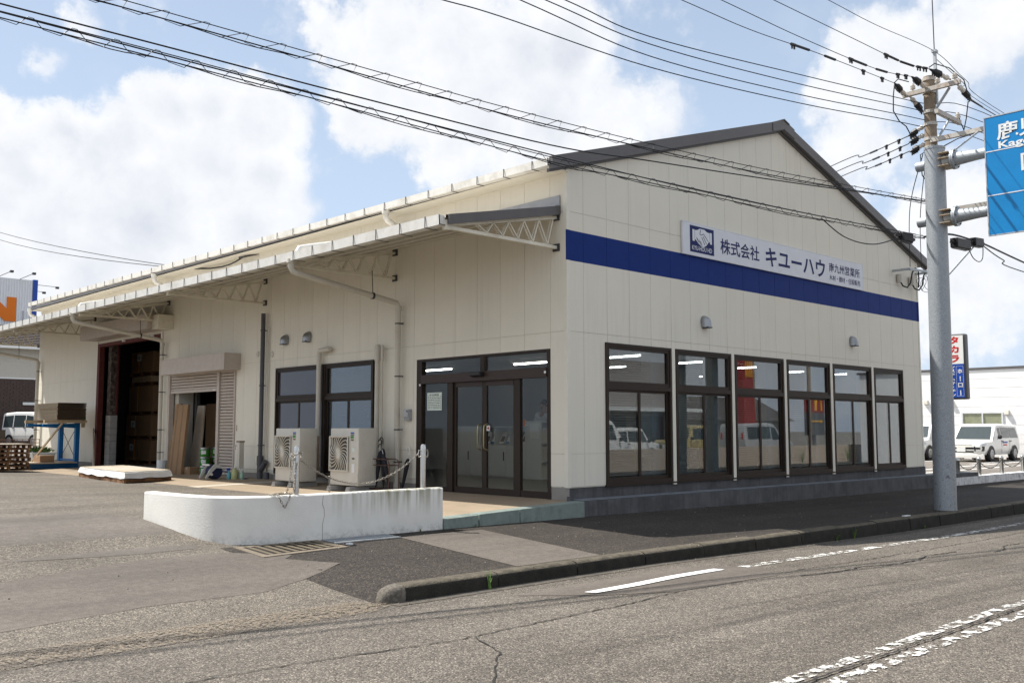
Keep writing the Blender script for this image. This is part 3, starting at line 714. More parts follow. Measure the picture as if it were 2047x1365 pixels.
def truss(y):
    q = MB(); q.bar((-.02, y, 4.46), (-2.28, y, 4.46), .06, .05)
    t = q.build('awning_truss', M_truss, B)
    q = MB(); q.bar((-.02, y, 4.95), (-2.28, y, 4.50), .06, .05); q.build('top_chord', M_truss, t)
    q = MB(); q.box(-2.34, -2.26, y - .045, y + .045, 4.42, 4.56); q.build('end_plate', M_truss, t)
    N_ = 5; lo = []; hi = []
    for i in range(N_ + 1):
        lo.append((-.24 - 1.62 * i / N_, 4.48)); xx = -.10 - 1.62 * (i) / N_ - .01; hi.append((xx, 4.93 + (xx + .02) * .199))
    for side in (-.028, .028):
        for i in range(N_):
            for a, b in ((hi[i], lo[i]), (lo[i], hi[i + 1])):
                q = MB(); q.tube([(a[0], y + side, a[1]), (b[0], y + side, b[1])], .012, 6); q.build('web_bar', M_truss, t)
    for z in (4.40, 4.90): q = MB(); q.box(-.025, -.002, y - .07, y + .07, z, z + .12); q.build('wall_bracket', M_steel, t)
for y in TY: truss(y)

# down pipes
def clamps(parent, x, y, zs, side=1):
    for z in zs:
        q = MB(); q.lathe([(.062, z - .012), (.062, z + .012)], (x, y, 0), 12); q.box(x + .03, x + .16, y - .010, y + .010, z - .008, z + .008)
        q.bar((x, y - .0, z), (x, y - .16 * side, z), .018, .016); q.build('pipe_clamp', M_steel, parent)
def downpipe(y0, y1, zb=.42, rod=None):
    q = MB(); q.tube([(-2.39, y0, 4.50), (-2.39, y0, 4.36), (-2.36, y0, 4.31), (-2.28, y0 - .01, 4.285), (-.30, y1 + .01, 3.965), (-.17, y1, 3.94), (-.125, y1, 3.86), (-.12, y1, zb)], [.065, .056, .056, .054, .054, .056, .056, .052], 12)
    q.lathe([(.085, 4.45), (.085, 4.52)], (-2.39, y0, 0), 12); q.lathe([(.063, zb), (.063, zb + .12)], (-.12, y1, 0), 12)
    q.lathe([(.064, 3.80), (.064, 3.88)], (-.12, y1, 0), 12)
    p = q.build('downpipe', M_pipe, B, smooth=40)
    clamps(p, -.12, y1, (3.55, 2.55, 1.55, .95))
    if rod:
        q = MB(); q.tube([(-.72, lerp(y1, y0, .28), 4.50), (-.70, lerp(y1, y0, .27), 4.09)], .008, 6); q.lathe([(.066, -.02), (.066, .02)], (-.70, lerp(y1, y0, .27), 4.03), 10, 'x'); q.build('pipe_hanger', M_steel, p)
    return p
downpipe(4.35, 4.28, .44, True); downpipe(15.05, 14.83, .42, True); downpipe(25.55, 24.92, .42, True)
def swan(y):
    q = MB(); q.tube([(-.42, y, 5.70), (-.42, y, 5.56), (-.38, y, 5.50), (-.24, y, 5.44), (-.17, y, 5.38), (-.16, y, 5.14)], .055, 10)
    q.lathe([(.075, 5.62), (.085, 5.72)], (-.42, y, 0), 12); q.build('upper_downpipe', M_gutter, B, smooth=40)
    q = MB(); q.tube([(-.16, y - .1, 5.22), (-2.1, y - .1, 4.76), (-2.33, y - .1, 4.70), (-2.38, y - .1, 4.60)], .05, 10); q.build('roof_run_pipe', M_gutter, B, smooth=40)
for y in (4.3, 14.8, 25.1): swan(y)
# charcoal soil pipe and slim conduits on the long wall
q = MB(); q.tube([(-.10, 9.45, .9), (-.10, 9.45, 4.2)], .05, 12); q.lathe([(.066, .40), (.066, .75), (.075, .75), (.075, .95), (.055, .97)], (-.10, 9.45, 0), 12)
q.tube([(-.10, 9.45, .62), (-.10, 9.25, .78), (-.10, 9.2, .84)], [.06, .06, .065], 10); q.lathe([(.06, .40), (.06, .60)], (-.10, 9.14, 0), 12)
p = q.build('soil_pipe', M_dpipe, B, smooth=40); clamps(p, -.10, 9.45, (3.81, 2.55, 1.2), .7)
q = MB(); q.tube([(-.05, 9.30, .5), (-.05, 9.30, 3.9)], .014, 8); q.build('conduit', M_pipe, B)
def duct(y, r, z0, z1, hook):
    q = MB(); pts = [(-.09, y, z0), (-.09, y, z1)]
    if hook: pts = [(-.10, y, z0), (-.10, y, z1 - .06), (-.11, y - .04, z1), (-.10, y - .42, z1 + .015)]
    q.tube(pts, r, 10); q.lathe([(r + .012, z1 - .32), (r + .012, z1 - .02)], (-.09, y, 0), 10) if not hook else None
    return q.build('refrigerant_duct', M_pipe, B, smooth=40)
duct(7.06, .052, 1.42, 3.2, True); duct(4.98, .045, .6, 3.2, False); duct(4.82, .018, .6, 3.18, False)
q = MB(); q.tube([(-.10, 7.06, 1.42), (-.10, 7.05, .80), (-.12, 7.02, .62), (-.25, 6.9, .55), (-.45, 6.8, .55)], .034, 8); q.build('wrapped_pipe', mat('tan_pipe_wrap', (.36, .27, .19), .8), B, smooth=50)
for y, z in ((9.84, 3.29), (9.19, 3.25)):
    q = MB(); q.lathe([(.075, 0), (.06, -.02), (.02, -.022)], (-.002, y, z), 12, 'x'); q.build('wall_plug', M_pipe, B)

# windows ------------------------------------------------------
def window(mp, u0, u1, z0, zt, z1, gl, blind=True, gm=None):
    """fixed light over a pair of sliding sashes"""
    um = (u0 + u1) / 2; q = MB(); f = .045
    for a, b, c, d in ((u0, u0 + f, z0, z1), (u1 - f, u1, z0, z1), (u0 + f, u1 - f, z1 - f, z1), (u0 + f, u1 - f, z0, z0 + .06), (u0 + f, u1 - f, zt - .045, zt + .03)):
        mbox(q, mp, a, b, -.028, .07, c, d)
    w = q.build('window', M_frame, B)
    q = MB()
    for a, b, c, d in ((u0 + f, u0 + f + .05, zt + .03, z1 - f), (u1 - f - .05, u1 - f, zt + .03, z1 - f), (u0 + f + .05, u1 - f - .05, z1 - f - .05, z1 - f), (u0 + f + .05, u1 - f - .05, zt + .03, zt + .09)):
        mbox(q, mp, a, b, -.012, .05, c, d)
    q.build('top_light_frame', M_frame, w)
    q = MB(); mbox(q, mp, u0 + .09, u1 - .09, .022, .028, zt + .085, z1 - .09); q.build('pane', gl, w)
    for i, (a, b, d) in enumerate(((u0 + f, um + .03, .012), (um - .03, u1 - f, .040))):
        q = MB()
        for a2, b2, c, e in ((a, a + .045, z0 + .06, zt - .045), (b - .055, b, z0 + .06, zt - .045), (a + .045, b - .055, zt - .085, zt - .045), (a + .045, b - .055, z0 + .06, z0 + .115)):
            mbox(q, mp, a2, b2, d - .014, d + .014, c, e)
        q.build('sash', M_frame, w)
        q = MB(); mbox(q, mp, a + .04, b - .05, d - .003, d + .003, z0 + .11, zt - .08); q.build('pane', gl, w)
    if blind:
        q = MB(); z = z0 + .14; ue = u1 - .30
        while z < z1 - .1:
            t = .22; dy, dz = .021 * math.cos(t), .021 * math.sin(t)
            q.face([mp(u0 + .06, .12 - dy, z - dz), mp(ue, .12 - dy, z - dz), mp(ue, .12 + dy, z + dz), mp(u0 + .06, .12 + dy, z + dz)])
            z += .042
        for k in range(4):
            uu = lerp(u0 + .25, ue - .2, k / 3); mbox(q, mp, uu - .002, uu + .002, .118, .122, z0 + .1, z1 - .06)
        mbox(q, mp, u0 + .06, ue, .10, .14, z1 - .09, z1 - .055)
        stuff(q.build('blind', M_blind, w))
    return w
for a, b in WIN: window(GB, a, b, .655, 2.255, 2.975, G_win, True)
for (a, b) in zip(WIN, WIN[1:]):
    q = MB(); mbox(q, GB, a[1] + .02, b[0] - .02, -.022, .0, .60, 2.99); q.build('pilaster', M_trim, B)
window(LW, 5.21, 6.985, .58, 2.215, 2.92, G_win, True)
window(LW, 7.01, 8.98, .58, 2.215, 2.92, G_film, False)
# sill course under the gable windows
q = MB(); q.box(.88, 11.8, -.035, .0, .628, .653); q.build('window_sill', M_frame, B)

# entrance -----------------------------------------------------
q = MB()
for y0, y1, z0, z1, d0, d1 in ((.37, .45, .42, 2.845, 0, .10), (3.70, 3.85, .42, 2.845, 0, .10), (.45, 3.70, 2.80, 2.845, 0, .10), (1.97, 2.07, 2.55, 2.80, .0, .08), (1.10, 1.23, .42, 2.39, .02, .09), (2.83, 2.98, .42, 2.39, .02, .09), (.45, 1.10, .43, .56, .03, .09), (2.98, 3.70, .43, .53, .03, .09)):
    mbox(q, LW, y0, y1, d0, d1, z0, z1)
door = q.build('entrance', M_frame, B)
q = MB(); mbox(q, LW, .45, 3.70, -.02, .11, 2.39, 2.55); q.build('door_header', M_frame2, door)
for y0, y1, z0, z1 in ((.45, 1.97, 2.55, 2.80), (2.07, 3.70, 2.55, 2.80), (.45, 1.10, .56, 2.39), (2.98, 3.70, .53, 2.39)):
    q = MB(); mbox(q, LW, y0, y1, .045, .052, z0, z1); q.build('pane', G_door, door)
for y0, y1 in ((1.23, 2.02), (2.02, 2.83)):
    q = MB()
    for a, b, c, d in ((y0, y0 + .06, .45, 2.39), (y1 - .06, y1, .45, 2.39), (y0 + .06, y1 - .06, 2.30, 2.39), (y0 + .06, y1 - .06, .45, .56)): mbox(q, LW, a, b, .055, .095, c, d)
    q.k = 1; mbox(q, LW, y0 + .055, y1 - .055, .05, .0545, 2.30, 2.38)
    q.k = 2; mbox(q, LW, y0 + .06, y1 - .06, .072, .078, .56, 2.30)
    q.build('door_leaf', [M_frame, M_frame2, G_door], door)
for s, y in ((1, 2.10), (-1, 1.94)):
    q = MB(); q.tube([(.055, y - .0, 1.65), (-.02, y + s * .0, 1.62), (-.03, y, 1.57), (-.03, y, 1.27), (-.02, y, 1.23), (.055, y, 1.20)], .013, 8)
    q.build('door_handle', mat('brass_grip', (.40, .33, .16), .3, metal=.8), door, smooth=50)
q = MB(); q.prism([(-.02, 1.95, 2.55), (-.12, 1.95, 2.53), (-.12, 1.95, 2.48), (-.02, 1.95, 2.45)], (0, .28, 0)); q.build('door_sensor', M_blackp, door, bevel=.006)
q = MB(); q.box(.036, .043, 1.86, 1.94, 1.53, 1.62); st = q.build('door_sticker', M_label, door)
q = MB(); q.box(.030, .035, 1.875, 1.925, 1.568, 1.582); q.prism([(.030, 1.895, 1.545), (.030, 1.872, 1.575), (.030, 1.895, 1.605)], (.005, 0, 0)); q.build('arrow_mark', M_red, st)
for y, z in ((3.72, 2.37), (.47, 2.47)):
    q = MB(); q.lathe([(.022, -.03), (.022, -.02)], (0, y, z), 10, 'x'); q.build('alarm_disc', M_label, door)

# roller shutters -----------------------------------------------
def slats(parent, y0, y1, z0, z1, x, pitch=.075):
    z = z0; me = None
    while z + pitch * .5 < z1:
        if me is None:
            q = MB(); q.loft([[(.014, y, .004), (-.004, y, .012), (-.014, y, .034), (-.010, y, .060), (.010, y, .070), (.016, y, .070)] for y in (y0, y1)]); me = q.build('shutter_slat', M_shut, parent, local=True, loc=(x, 0, z)).data
        else: put('shutter_slat', me, parent, (x, 0, z))
        z += pitch
q = MB(); q.box(-.43, -.003, 10.66, 14.16, 2.96, 3.36); sh = q.build('roller_shutter', M_shut, B, bevel=.006)
for y0, y1 in ((10.86, 10.92), (11.68, 11.80), (14.50, 14.62)): q = MB(); q.box(-.03, .10, y0, y1, .43, 2.99); q.build('guide_rail', M_shut, sh)
slats(sh, 10.93, 11.67, .45, 2.98, .02); slats(sh, 11.81, 14.49, 2.56, 2.98, .02)
q = MB(); q.box(.0, .035, 11.81, 14.49, 2.50, 2.565); q.build('bottom_rail', M_shut, sh)
q = MB(); q.box(-.004, .002, 11.92, 12.06, 2.52, 2.545); q.build('maker_plate', M_label, sh)
q = MB(); q.box(-.55, -.003, 14.85, 19.8, 4.24, 4.66); hs = q.build('shutter_housing', M_shut, B, bevel=.006)
q = MB(); q.box(-.42, -.003, 14.45, 14.845, 4.22, 4.6); q.build('housing_end', M_truss, hs)
q = MB(); q.box(-.03, .12, 19.55, 19.72, .43, 4.16); q.box(-.03, .12, 15.15, 19.55, 4.06, 4.16); q.build('red_door_frame', M_rust, hs)
q = MB(); q.box(-.035, .05, 19.72, 19.80, .43, 4.22); q.build('guide_rail', M_trim, hs)
q = MB(); q.box(-.035, .05, 15.06, 15.15, .43, 4.2); q.build('guide_rail', M_trim, hs)
for y in (17.6, 15.6):
    q = MB(); q.box(-.10, -.02, y, y + .09, 4.10, 4.15); q.build('door_sensor', M_label, hs)

# inside: office and warehouse shells -----------------------------
q = MB(); q.box(.13, 12.7, .13, 10.6, .30, .47); q.build('office_floor', M_floor, B)
q = MB(); q.box(.13, 12.7, .13, 10.6, 2.97, 3.05); q.build('office_ceiling', mat('office_ceiling', (.33, .33, .32), .8), B)
q = MB(); q.box(.13, 12.7, 10.5, 10.6, .47, 2.97); q.box(12.6, 12.7, .13, 10.5, .47, 2.97)
for a, b in zip(WIN, WIN[1:]): q.box(a[1] - .30, b[0] + .04, .20, .42, .47, 2.97)
q.build('office_wall', M_int, B)
q = MB(); q.box(7.6, 7.7, 3.0, 10.5, .47, 2.97); q.build('office_partition', M_int, B)
q = MB(); q.box(.13, 12.7, 10.61, 25.1, .30, .43); q.build('warehouse_floor', M_conc2, B)
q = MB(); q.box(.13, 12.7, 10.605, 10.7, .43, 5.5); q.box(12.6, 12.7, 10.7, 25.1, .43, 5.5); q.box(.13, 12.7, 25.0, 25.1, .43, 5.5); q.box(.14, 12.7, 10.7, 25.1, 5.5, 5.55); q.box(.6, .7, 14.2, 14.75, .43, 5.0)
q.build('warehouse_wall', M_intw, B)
q = MB(); q.box(.14, .55, 14.3, 14.95, .43, 3.0); q.build('shutter_jamb', M_pipe, B)
q = MB()
for k in range(8): q.box(.20, .42, 19.15, 19.50, .43 + k * .195, .62 + k * .195)
q.build('block_pier', M_block, B, bevel=.012)
q = MB(); q.box(.20, .37, 19.2, 19.45, 2.0, 4.3); q.build('rusty_column', M_rustcol, B)
q = MB(); q.box(.37, .42, 19.15, 19.5, 2.0, 4.3); q.build('rusty_column', M_rust, B)

# slab, green edge, plinth ledge -----------------------------------
sl = sheet('concrete_slab', [(-2.76, -.16), (.03, -.16), (.03, LY), (-2.3, LY), (-2.3, 1.6), (-2.76, .9)], lambda x, y: z_slab(x), M_slab, 0, 1.2); struct(sl)
struct(sheet('slab_strip', [(-2.3, 8.25), (-.4, 8.05), (-.4, 8.45), (-2.3, 8.75)], lambda x, y: z_slab(x), M_slab2, .004, 1.2))
gk = thing('green_step_edge', 'step edge with peeling pale green paint in front of the entrance', 'step', (-1.3, -.24, .2)); gk['kind'] = 'structure'
for x0, x1, ch in ((-2.74, -2.12, .02), (-2.10, -1.33, .012), (-1.32, .05, .01)):
    q = MB(); q.hexa([(x0, -.31, .0), (x1, -.31, .0), (x1, -.10, .0), (x0, -.10, .0), (x0, -.30, z_slab(x0) - ch + .012), (x1, -.30, z_slab(x1) - ch + .012), (x1, -.10, z_slab(x1) + .006), (x0, -.10, z_slab(x0) + .006)])
    q.build('edge_block', M_green, gk, bevel=.012)
q = MB(); q.hexa([(.056, -.29, -.2), (15.5, -.29, -.2), (15.5, .018, -.2), (.056, .018, -.2), (.056, -.27, .452), (15.5, -.27, .432), (15.5, .018, .442), (.056, .018, .462)]); struct(q.build('concrete_ledge', M_conc, bevel=.012))
q = MB(); q.face([(.07, -.255, .4585), (15.4, -.255, .4385), (15.4, .010, .447), (.07, .010, .467)]); struct(q.build('ledge_top', mat('pale_ledge_top', (.17, .185, .205), .85, var=.15, dirt=(.07, .075, .085), dscale=2)))  # top sheet paler and bluer than the ledge front
q = MB(); q.box(-.06, -.01, -.08, -.03, .42, .52); struct(q.build('pipe_stub', M_dpipe))

# ------------------------------------------------------------------ low white parapet with chain posts
path = [(-2.76, -.225), (-4.9, -.225), (-5.35, -.17), (-5.63, .0), (-5.80, .30), (-5.88, .75), (-5.91, 1.2), (-5.93, 1.62)]
def offs(path, d):
    out = []
    for i, p in enumerate(path):
        t = (Vector(path[min(i + 1, len(path) - 1)]) - Vector(path[max(i - 1, 0)])).normalized(); out.append((p[0] - t.y * d, p[1] + t.x * d))
    return out
oo, ii = offs(path, .075), offs(path, -.075); q = MB()
q.loft([[(a[0], a[1], 0), (a[0], a[1], .765), (lerp(a[0], b[0], .1), lerp(a[1], b[1], .1), .78), (lerp(a[0], b[0], .9), lerp(a[1], b[1], .9), .78), (b[0], b[1], .765), (b[0], b[1], 0)] for a, b in zip(oo, ii)])
para = q.build('parapet_wall', M_para, smooth=35); tag(para, 'low white stained parapet wall with a rounded left end beside the driveway', 'wall')
q = MB(); pts = [(-4.62, -.3015, .765), (-4.63, -.3015, .66), (-4.605, -.3015, .60), (-4.60, -.3015, .52), (-4.625, -.3015, .42), (-4.62, -.3015, .22)]
for a, b in zip(pts, pts[1:]): q.bar(a, b, .004, .004, up=(0, 1, 0))
stuff(q.build('hairline_crack', mat('crack_grey', (.30, .28, .23), .9), para))
def post(x, y):
    q = MB(); q.lathe([(.037, .77), (.037, 1.30), (.034, 1.335), (.022, 1.355), (.004, 1.36)], (0, 0, -.77), 16)
    return q
for nm, x, y, lab in (('a', -4.95, -.225, 'stainless steel post with loose chain wound round it, standing on the white parapet'), ('b', -3.04, -.225, 'stainless steel post with two side loops at the entrance end of the white parapet')):
    t = thing('chain_post', lab, 'bollard', (x, y, .77), 0, 'posts on the white parapet')
    post(x, y).build('post', M_stain, t, local=True, smooth=40)
    for s in (-1, 1):
        q = MB(); q.tube([(s * .03, 0, .50), (s * .075, 0, .51), (s * .08, 0, .46), (s * .075, 0, .42), (s * .03, 0, .43)], .007, 6); q.build('chain_loop', M_stain, t, local=True)
def chain(name, pts, label, m=M_chain, pitch=.036, r=.0038, group=None):
    P = [Vector(p) for p in pts]; L = [0]
    for a, b in zip(P, P[1:]): L.append(L[-1] + (b - a).length)
    q = MB(); s = 0; k = 0
    def at(d):
        d = max(0, min(L[-1], d))
        for i in range(len(P) - 1):
            if d <= L[i + 1] or i == len(P) - 2: return P[i].lerp(P[i + 1], (d - L[i]) / max(1e-9, L[i + 1] - L[i]))
    while s < L[-1]:
        a = at(s - pitch * .2); b = at(s + pitch * 1.2); d = (b - a).normalized() if (b - a).length > 1e-6 else Vector((0, 0, 1)); c = (a + b) / 2
        u = d.orthogonal().normalized(); w = d.cross(u)
        ang = (k % 2) * math.pi / 2 + .5; v = u * math.cos(ang) + w * math.sin(ang); hl = pitch * .70; hw = .0105
        q.tube([c + d * (hl * math.cos(t)) + v * (hw * math.sin(t)) for t in [2 * math.pi * j / 8 for j in range(8)]], r, 4, closed=True)
        s += pitch; k += 1
    o = q.build(name, m); return tag(o, label, 'chain', group)
def sag(a, b, drop, n=24): 
    a = Vector(a); b = Vector(b); return [a.lerp(b, i / n) - Vector((0, 0, drop * 4 * (i / n) * (1 - i / n))) for i in range(n + 1)]
chain('sagging_chain', sag((-4.92, -.25, 1.20), (-3.12, -.225, 1.235), .34), 'steel chain sagging between the two posts on the white parapet')
ck = [(-4.95 + .06 * math.cos(t), -.225 + .06 * math.sin(t), 1.22 + .012 * math.sin(3 * t) + .01 * t) for t in [i * .4 for i in range(18)]]
chain('loose_chain', ck + [(-5.02, -.26, 1.18), (-5.06, -.28, 1.0), (-5.10, -.29, .84), (-5.12, -.25, .80), (-5.2, -.22, .795), (-5.3, -.2, .795), (-5.22, -.26, .80), (-5.12, -.24, .81), (-5.06, -.30, .80), (-5.11, -.315, .70), (-5.15, -.315, .64), (-5.20, -.315, .72), (-5.23, -.30, .80), (-5.3, -.24, .80), (-5.16, -.2, .80), (-5.0, -.27, .80), (-5.0, -.27, .95), (-4.98, -.28, 1.15)], 'loose steel chain heaped on the parapet and hanging down from the wound post')
chain('chain_tail', [(-4.50, -.24, .985), (-4.50, -.245, .93), (-4.50, -.245, .80)], 'short chain tail dangling from the sagging chain near the wound post')

# ------------------------------------------------------------------ ceiling lights and office furniture
k = 0
_o = ('front', 'second', 'third')
LIGHTS = [f'lit fluorescent batten on the office ceiling, {a}' for a in ('just inside the entrance, nearer the gable', 'just inside the entrance, farther from the gable', 'close to the first gable window', 'behind the first gable window, mid room', 'behind the first gable window, deep in the room', 'close to the second gable window', 'behind the second gable window, mid room', 'behind the second gable window, deep in the room', 'close to the fourth gable window', 'close to the fifth gable window', 'deep behind the fifth gable window', 'close to the last gable window')]
for X, ys in ((.66, ((.95, 2.2), (4.2, 5.4))), (2.82, ((.3, 1.6), (3.0, 4.2), (6.2, 7.4))), (5.05, ((.55, 1.75), (3.0, 4.2), (6.2, 7.4))), (7.3, ((.9, 2.1),)), (9.5, ((.7, 1.9), (4.0, 5.2))), (11.2, ((.9, 2.1),))):
    for y0, y1 in ys:
        k += 1; t = thing('ceiling_light', LIGHTS[k - 1], 'light', (X, (y0 + y1) / 2, 2.95), 0, 'fluorescent lights on the office ceiling')
        q = MB(); q.box(X - .08, X + .08, y0, y1, 2.925, 2.965); q.build('housing', M_label, t)
        q = MB(); q.tube([(X, y0 + .02, 2.905), (X, y1 - .02, 2.905)], .015, 8); q.build('tube', E_tube, t)
t = thing('display_cabinet', 'long white cabinet with sliding doors and brochure shelf behind the glass entrance', 'cabinet', (3.9, 6.2, .47))
q = MB(); q.box(3.9, 4.3, 4.95, 7.4, .49, 1.20); q.build('body', M_cab, t)
q = MB(); q.box(3.92, 4.3, 4.95, 7.4, .47, .49); q.build('plinth', M_int, t)
for a, b in ((4.97, 5.56), (5.58, 6.17), (6.19, 6.78), (6.80, 7.39)):
    q = MB(); q.box(3.885, 3.90, a, b, .51, 1.18); d = q.build('sliding_door', M_cab, t)
    q = MB(); q.box(3.878, 3.885, a + .05, a + .08, .85, 1.05); q.build('handle', M_blackp, d)
q = MB(); q.box(4.28, 4.3, 4.95, 7.4, 1.2, 1.60); q.box(3.9, 4.3, 4.95, 7.4, 1.60, 1.63)
for y in (4.95, 5.45, 5.95, 6.45, 7.38): q.box(3.9, 4.28, y, y + .02, 1.2, 1.60)
q.box(3.9, 4.28, 6.47, 7.38, 1.2, 1.6)
q.build('brochure_shelf', M_cab, t)
for y, c in ((5.0, M_label), (5.2, M_bluep), (5.5, M_bluep), (5.72, M_label), (6.0, M_bluep), (6.22, M_label)):
    q = MB(); q.hexa([(3.95, y, 1.23), (4.2, y, 1.23), (4.2, y + .16, 1.23), (3.95, y + .16, 1.23), (4.1, y, 1.5), (4.22, y, 1.5), (4.22, y + .16, 1.5), (4.1, y + .16, 1.5)])
    bq = q.build('brochure', c, t)
    q = MB(); q.hexa([(3.975, y + .02, 1.28), (3.97, y + .02, 1.28), (3.97, y + .13, 1.28), (3.975, y + .13, 1.28), (4.04, y + .02, 1.40), (4.035, y + .02, 1.40), (4.035, y + .13, 1.40), (4.04, y + .13, 1.40)]); q.build('picture', M_ink if c is M_label else M_label, bq)
t = thing('open_bookcase', 'white bookcase with file folders at the end of the display cabinet', 'bookcase', (3.9, 4.7, .47))
q = MB()
q.box(3.88, 4.9, 4.86, 4.93, .47, 1.74); q.box(3.88, 3.91, 4.45, 4.86, .47, 1.74); q.box(4.86, 4.9, 4.45, 4.86, .47, 1.74)
for z in (.47, .85, 1.25, 1.71): q.box(3.91, 4.86, 4.47, 4.86, z, z + .03)
q.build('carcase', M_cab, t)
rr = random.Random(3)
for z in (.50, .88, 1.28):
    xx = 3.95
    while xx < 4.8:
        w = rr.uniform(.03, .07); q = MB(); q.box(xx, xx + w - .004, 4.52, 4.8, z, z + rr.uniform(.24, .31)); q.build('file_folder', rr.choice((M_label, M_ac, M_joint)), t); xx += w
q = MB(); q.box(3.872, 3.88, 4.5, 4.78, 1.36, 1.68); q.build('paper_notice', M_label, t)
q = MB(); q.lathe([(.0, 1.63), (.07, 1.64), (.09, 1.70), (.05, 1.76), (.0, 1.77)], (4.05, 5.15, 0), 12); tag(q.build('orange_bag', M_orange, smooth=60), 'small orange bundle lying on top of the display cabinet', 'bag')

# person behind the cabinet
def person():
    px, py, z0 = 5.1, 5.55, .47
    t = thing('person', 'person in a white shirt standing behind the cabinet, seen dimly through the entrance glass', 'person', (px, py, z0))
    def skin(name, verts, edges, radii, m, root=0):
        me = bpy.data.meshes.new(name); me.from_pydata([(v[0], v[1], v[2]) for v in verts], edges, [])
        o = bpy.data.objects.new(name, me); COL.objects.link(o); o.parent = t
        sm = o.modifiers.new('skin', 'SKIN')
        for i, r in enumerate(radii): me.skin_vertices[0].data[i].radius = (r if isinstance(r, tuple) else (r, r)); me.skin_vertices[0].data[i].use_root = (i == root)
        ss = o.modifiers.new('sub', 'SUBSURF'); ss.levels = 2; ss.render_levels = 2
        dg = bpy.context.evaluated_depsgraph_get(); dg.update()
        me2 = bpy.data.meshes.new_from_object(o.evaluated_get(dg)); o.modifiers.clear(); o.data = me2
        me2.materials.clear(); me2.materials.append(m); me2.polygons.foreach_set('use_smooth', [True] * len(me2.polygons)); return o
    # facing -X ; local frame
    V = [(0, 0, .93), (0, 0, 1.12), (-.01, 0, 1.33), (0, 0, 1.46), (-.01, 0, 1.53), (-.02, 0, 1.60), (-.02, 0, 1.70),
         (0, .19, 1.42), (-.02, .26, 1.16), (-.20, .20, 1.02), (0, -.19, 1.42), (-.02, -.26, 1.16), (-.20, -.20, 1.02),
         (0, .10, .85), (-.01, .11, .48), (0, .11, .08), (0, -.10, .85), (-.01, -.11, .48), (0, -.11, .08), (-.13, .11, .03), (-.13, -.11, .03)]
    E = [(0, 1), (1, 2), (2, 3), (3, 4), (4, 5), (5, 6), (2, 7), (7, 8), (8, 9), (2, 10), (10, 11), (11, 12), (0, 13), (13, 14), (14, 15), (0, 16), (16, 17), (17, 18), (15, 19), (18, 20)]
    r = [(.15, .11), (.14, .10), (.16, .11), (.09, .08), .055, .085, .07, .065, .05, .038, .065, .05, .038, .09, .065, .045, .09, .065, .045, .04, .04]
    skin('body', V, E, r, M_skin)
    V = [(0, 0, .90), (0, 0, 1.12), (-.01, 0, 1.33), (0, 0, 1.45), (0, .20, 1.42), (-.02, .265, 1.2), (0, -.20, 1.42), (-.02, -.265, 1.2)]
    skin('shirt', V, [(0, 1), (1, 2), (2, 3), (2, 4), (4, 5), (2, 6), (6, 7)], [(.17, .13), (.16, .12), (.18, .13), (.09, .08), .085, .075, .085, .075], M_shirt)
    V = [(0, 0, .95), (0, .10, .85), (-.01, .11, .48), (0, .11, .12), (0, -.10, .85), (-.01, -.11, .48), (0, -.11, .12)]
    skin('trousers', V, [(0, 1), (1, 2), (2, 3), (0, 4), (4, 5), (5, 6)], [(.165, .12), .105, .08, .065, .105, .08, .065], M_trous)
    q = MB(); q.lathe([(.0, 1.60), (.07, 1.63), (.098, 1.68), (.09, 1.745), (.05, 1.785), (.0, 1.795)], (.015, 0, 0), 14); h = q.build('hair', M_hair, t, local=True, smooth=60)
    q = MB(); q.bar((-.105, 0, 1.68), (-.125, 0, 1.635), .025, .02); q.build('nose', M_skin, t, local=True)
    for s in (-1, 1):
        q = MB(); q.lathe([(.0, -.006), (.014, 0), (.0, .006)], (-.098, s * .032, 1.685), 8, 'x'); q.build('eye', M_ink, t, local=True)
        q = MB(); q.lathe([(.0, -.01), (.025, 0), (.0, .01)], (-.01, s * .092, 1.665), 8, 'y'); q.build('ear', M_skin, t, local=True)
        for f in range(5):
            a = (f - 2) * .017; b = -.21 if f else -.19
            q = MB(); q.tube([(-.20, s * .20 + a * .8, 1.02), (-.245 - (.02 if 0 < f < 4 else 0), s * .20 + a, 1.0), (-.275 - (.025 if 0 < f < 4 else 0), s * .19 + a, .97)], [.011, .010, .007], 6); q.build('finger', M_skin, t, local=True)
person()

# ------------------------------------------------------------------ things on the walls
sg = thing('company_sign', 'long white company signboard with navy lettering and handshake emblem on the gable', 'sign', (6.4, -.02, 5.0))
q = MB(); q.box(3.02, 9.86, -.045, -.014, 4.728, 5.315); q.build('board', M_signw, sg, bevel=.004)
q = MB()
for a, b, c, d in ((3.0, 9.88, 5.315, 5.325), (3.0, 9.88, 4.718, 4.728), (3.01, 3.02, 4.728, 5.315), (9.86, 9.87, 4.728, 5.315)): q.box(a, b, -.047, -.012, c, d)
q.build('edge_trim', M_signw, sg)
FX, UZ = (1, 0, 0), (0, 0, 1); ys_ = -.048
q = MB(); q.box(3.23, 3.98, -.0475, -.0452, 4.785, 5.275); em = q.build('emblem', M_navy, sg)
text('emblem_lettering', 'KYU-HOU HD', (3.29, -.0488, 4.825), FX, UZ, .62, .085, M_signw, em, .01)
def flat(pts, d=-.0488):
    return [(3.23 + x * .75, d, 4.785 + z * .49) for x, z in pts]
q = MB(); q.face(flat([(.10, .42), (.19, .42), (.19, .86), (.10, .86)])); q.face(flat([(.83, .42), (.91, .42), (.91, .86), (.83, .86)]))
q.face(flat([(.20, .50), (.26, .46), (.34, .36), (.46, .27), (.54, .25), (.60, .28), (.66, .32), (.72, .40), (.76, .47), (.82, .50), (.82, .84), (.70, .86), (.60, .93), (.40, .93), (.30, .86), (.20, .84)]))
q.build('handshake_mark', M_signw, em)
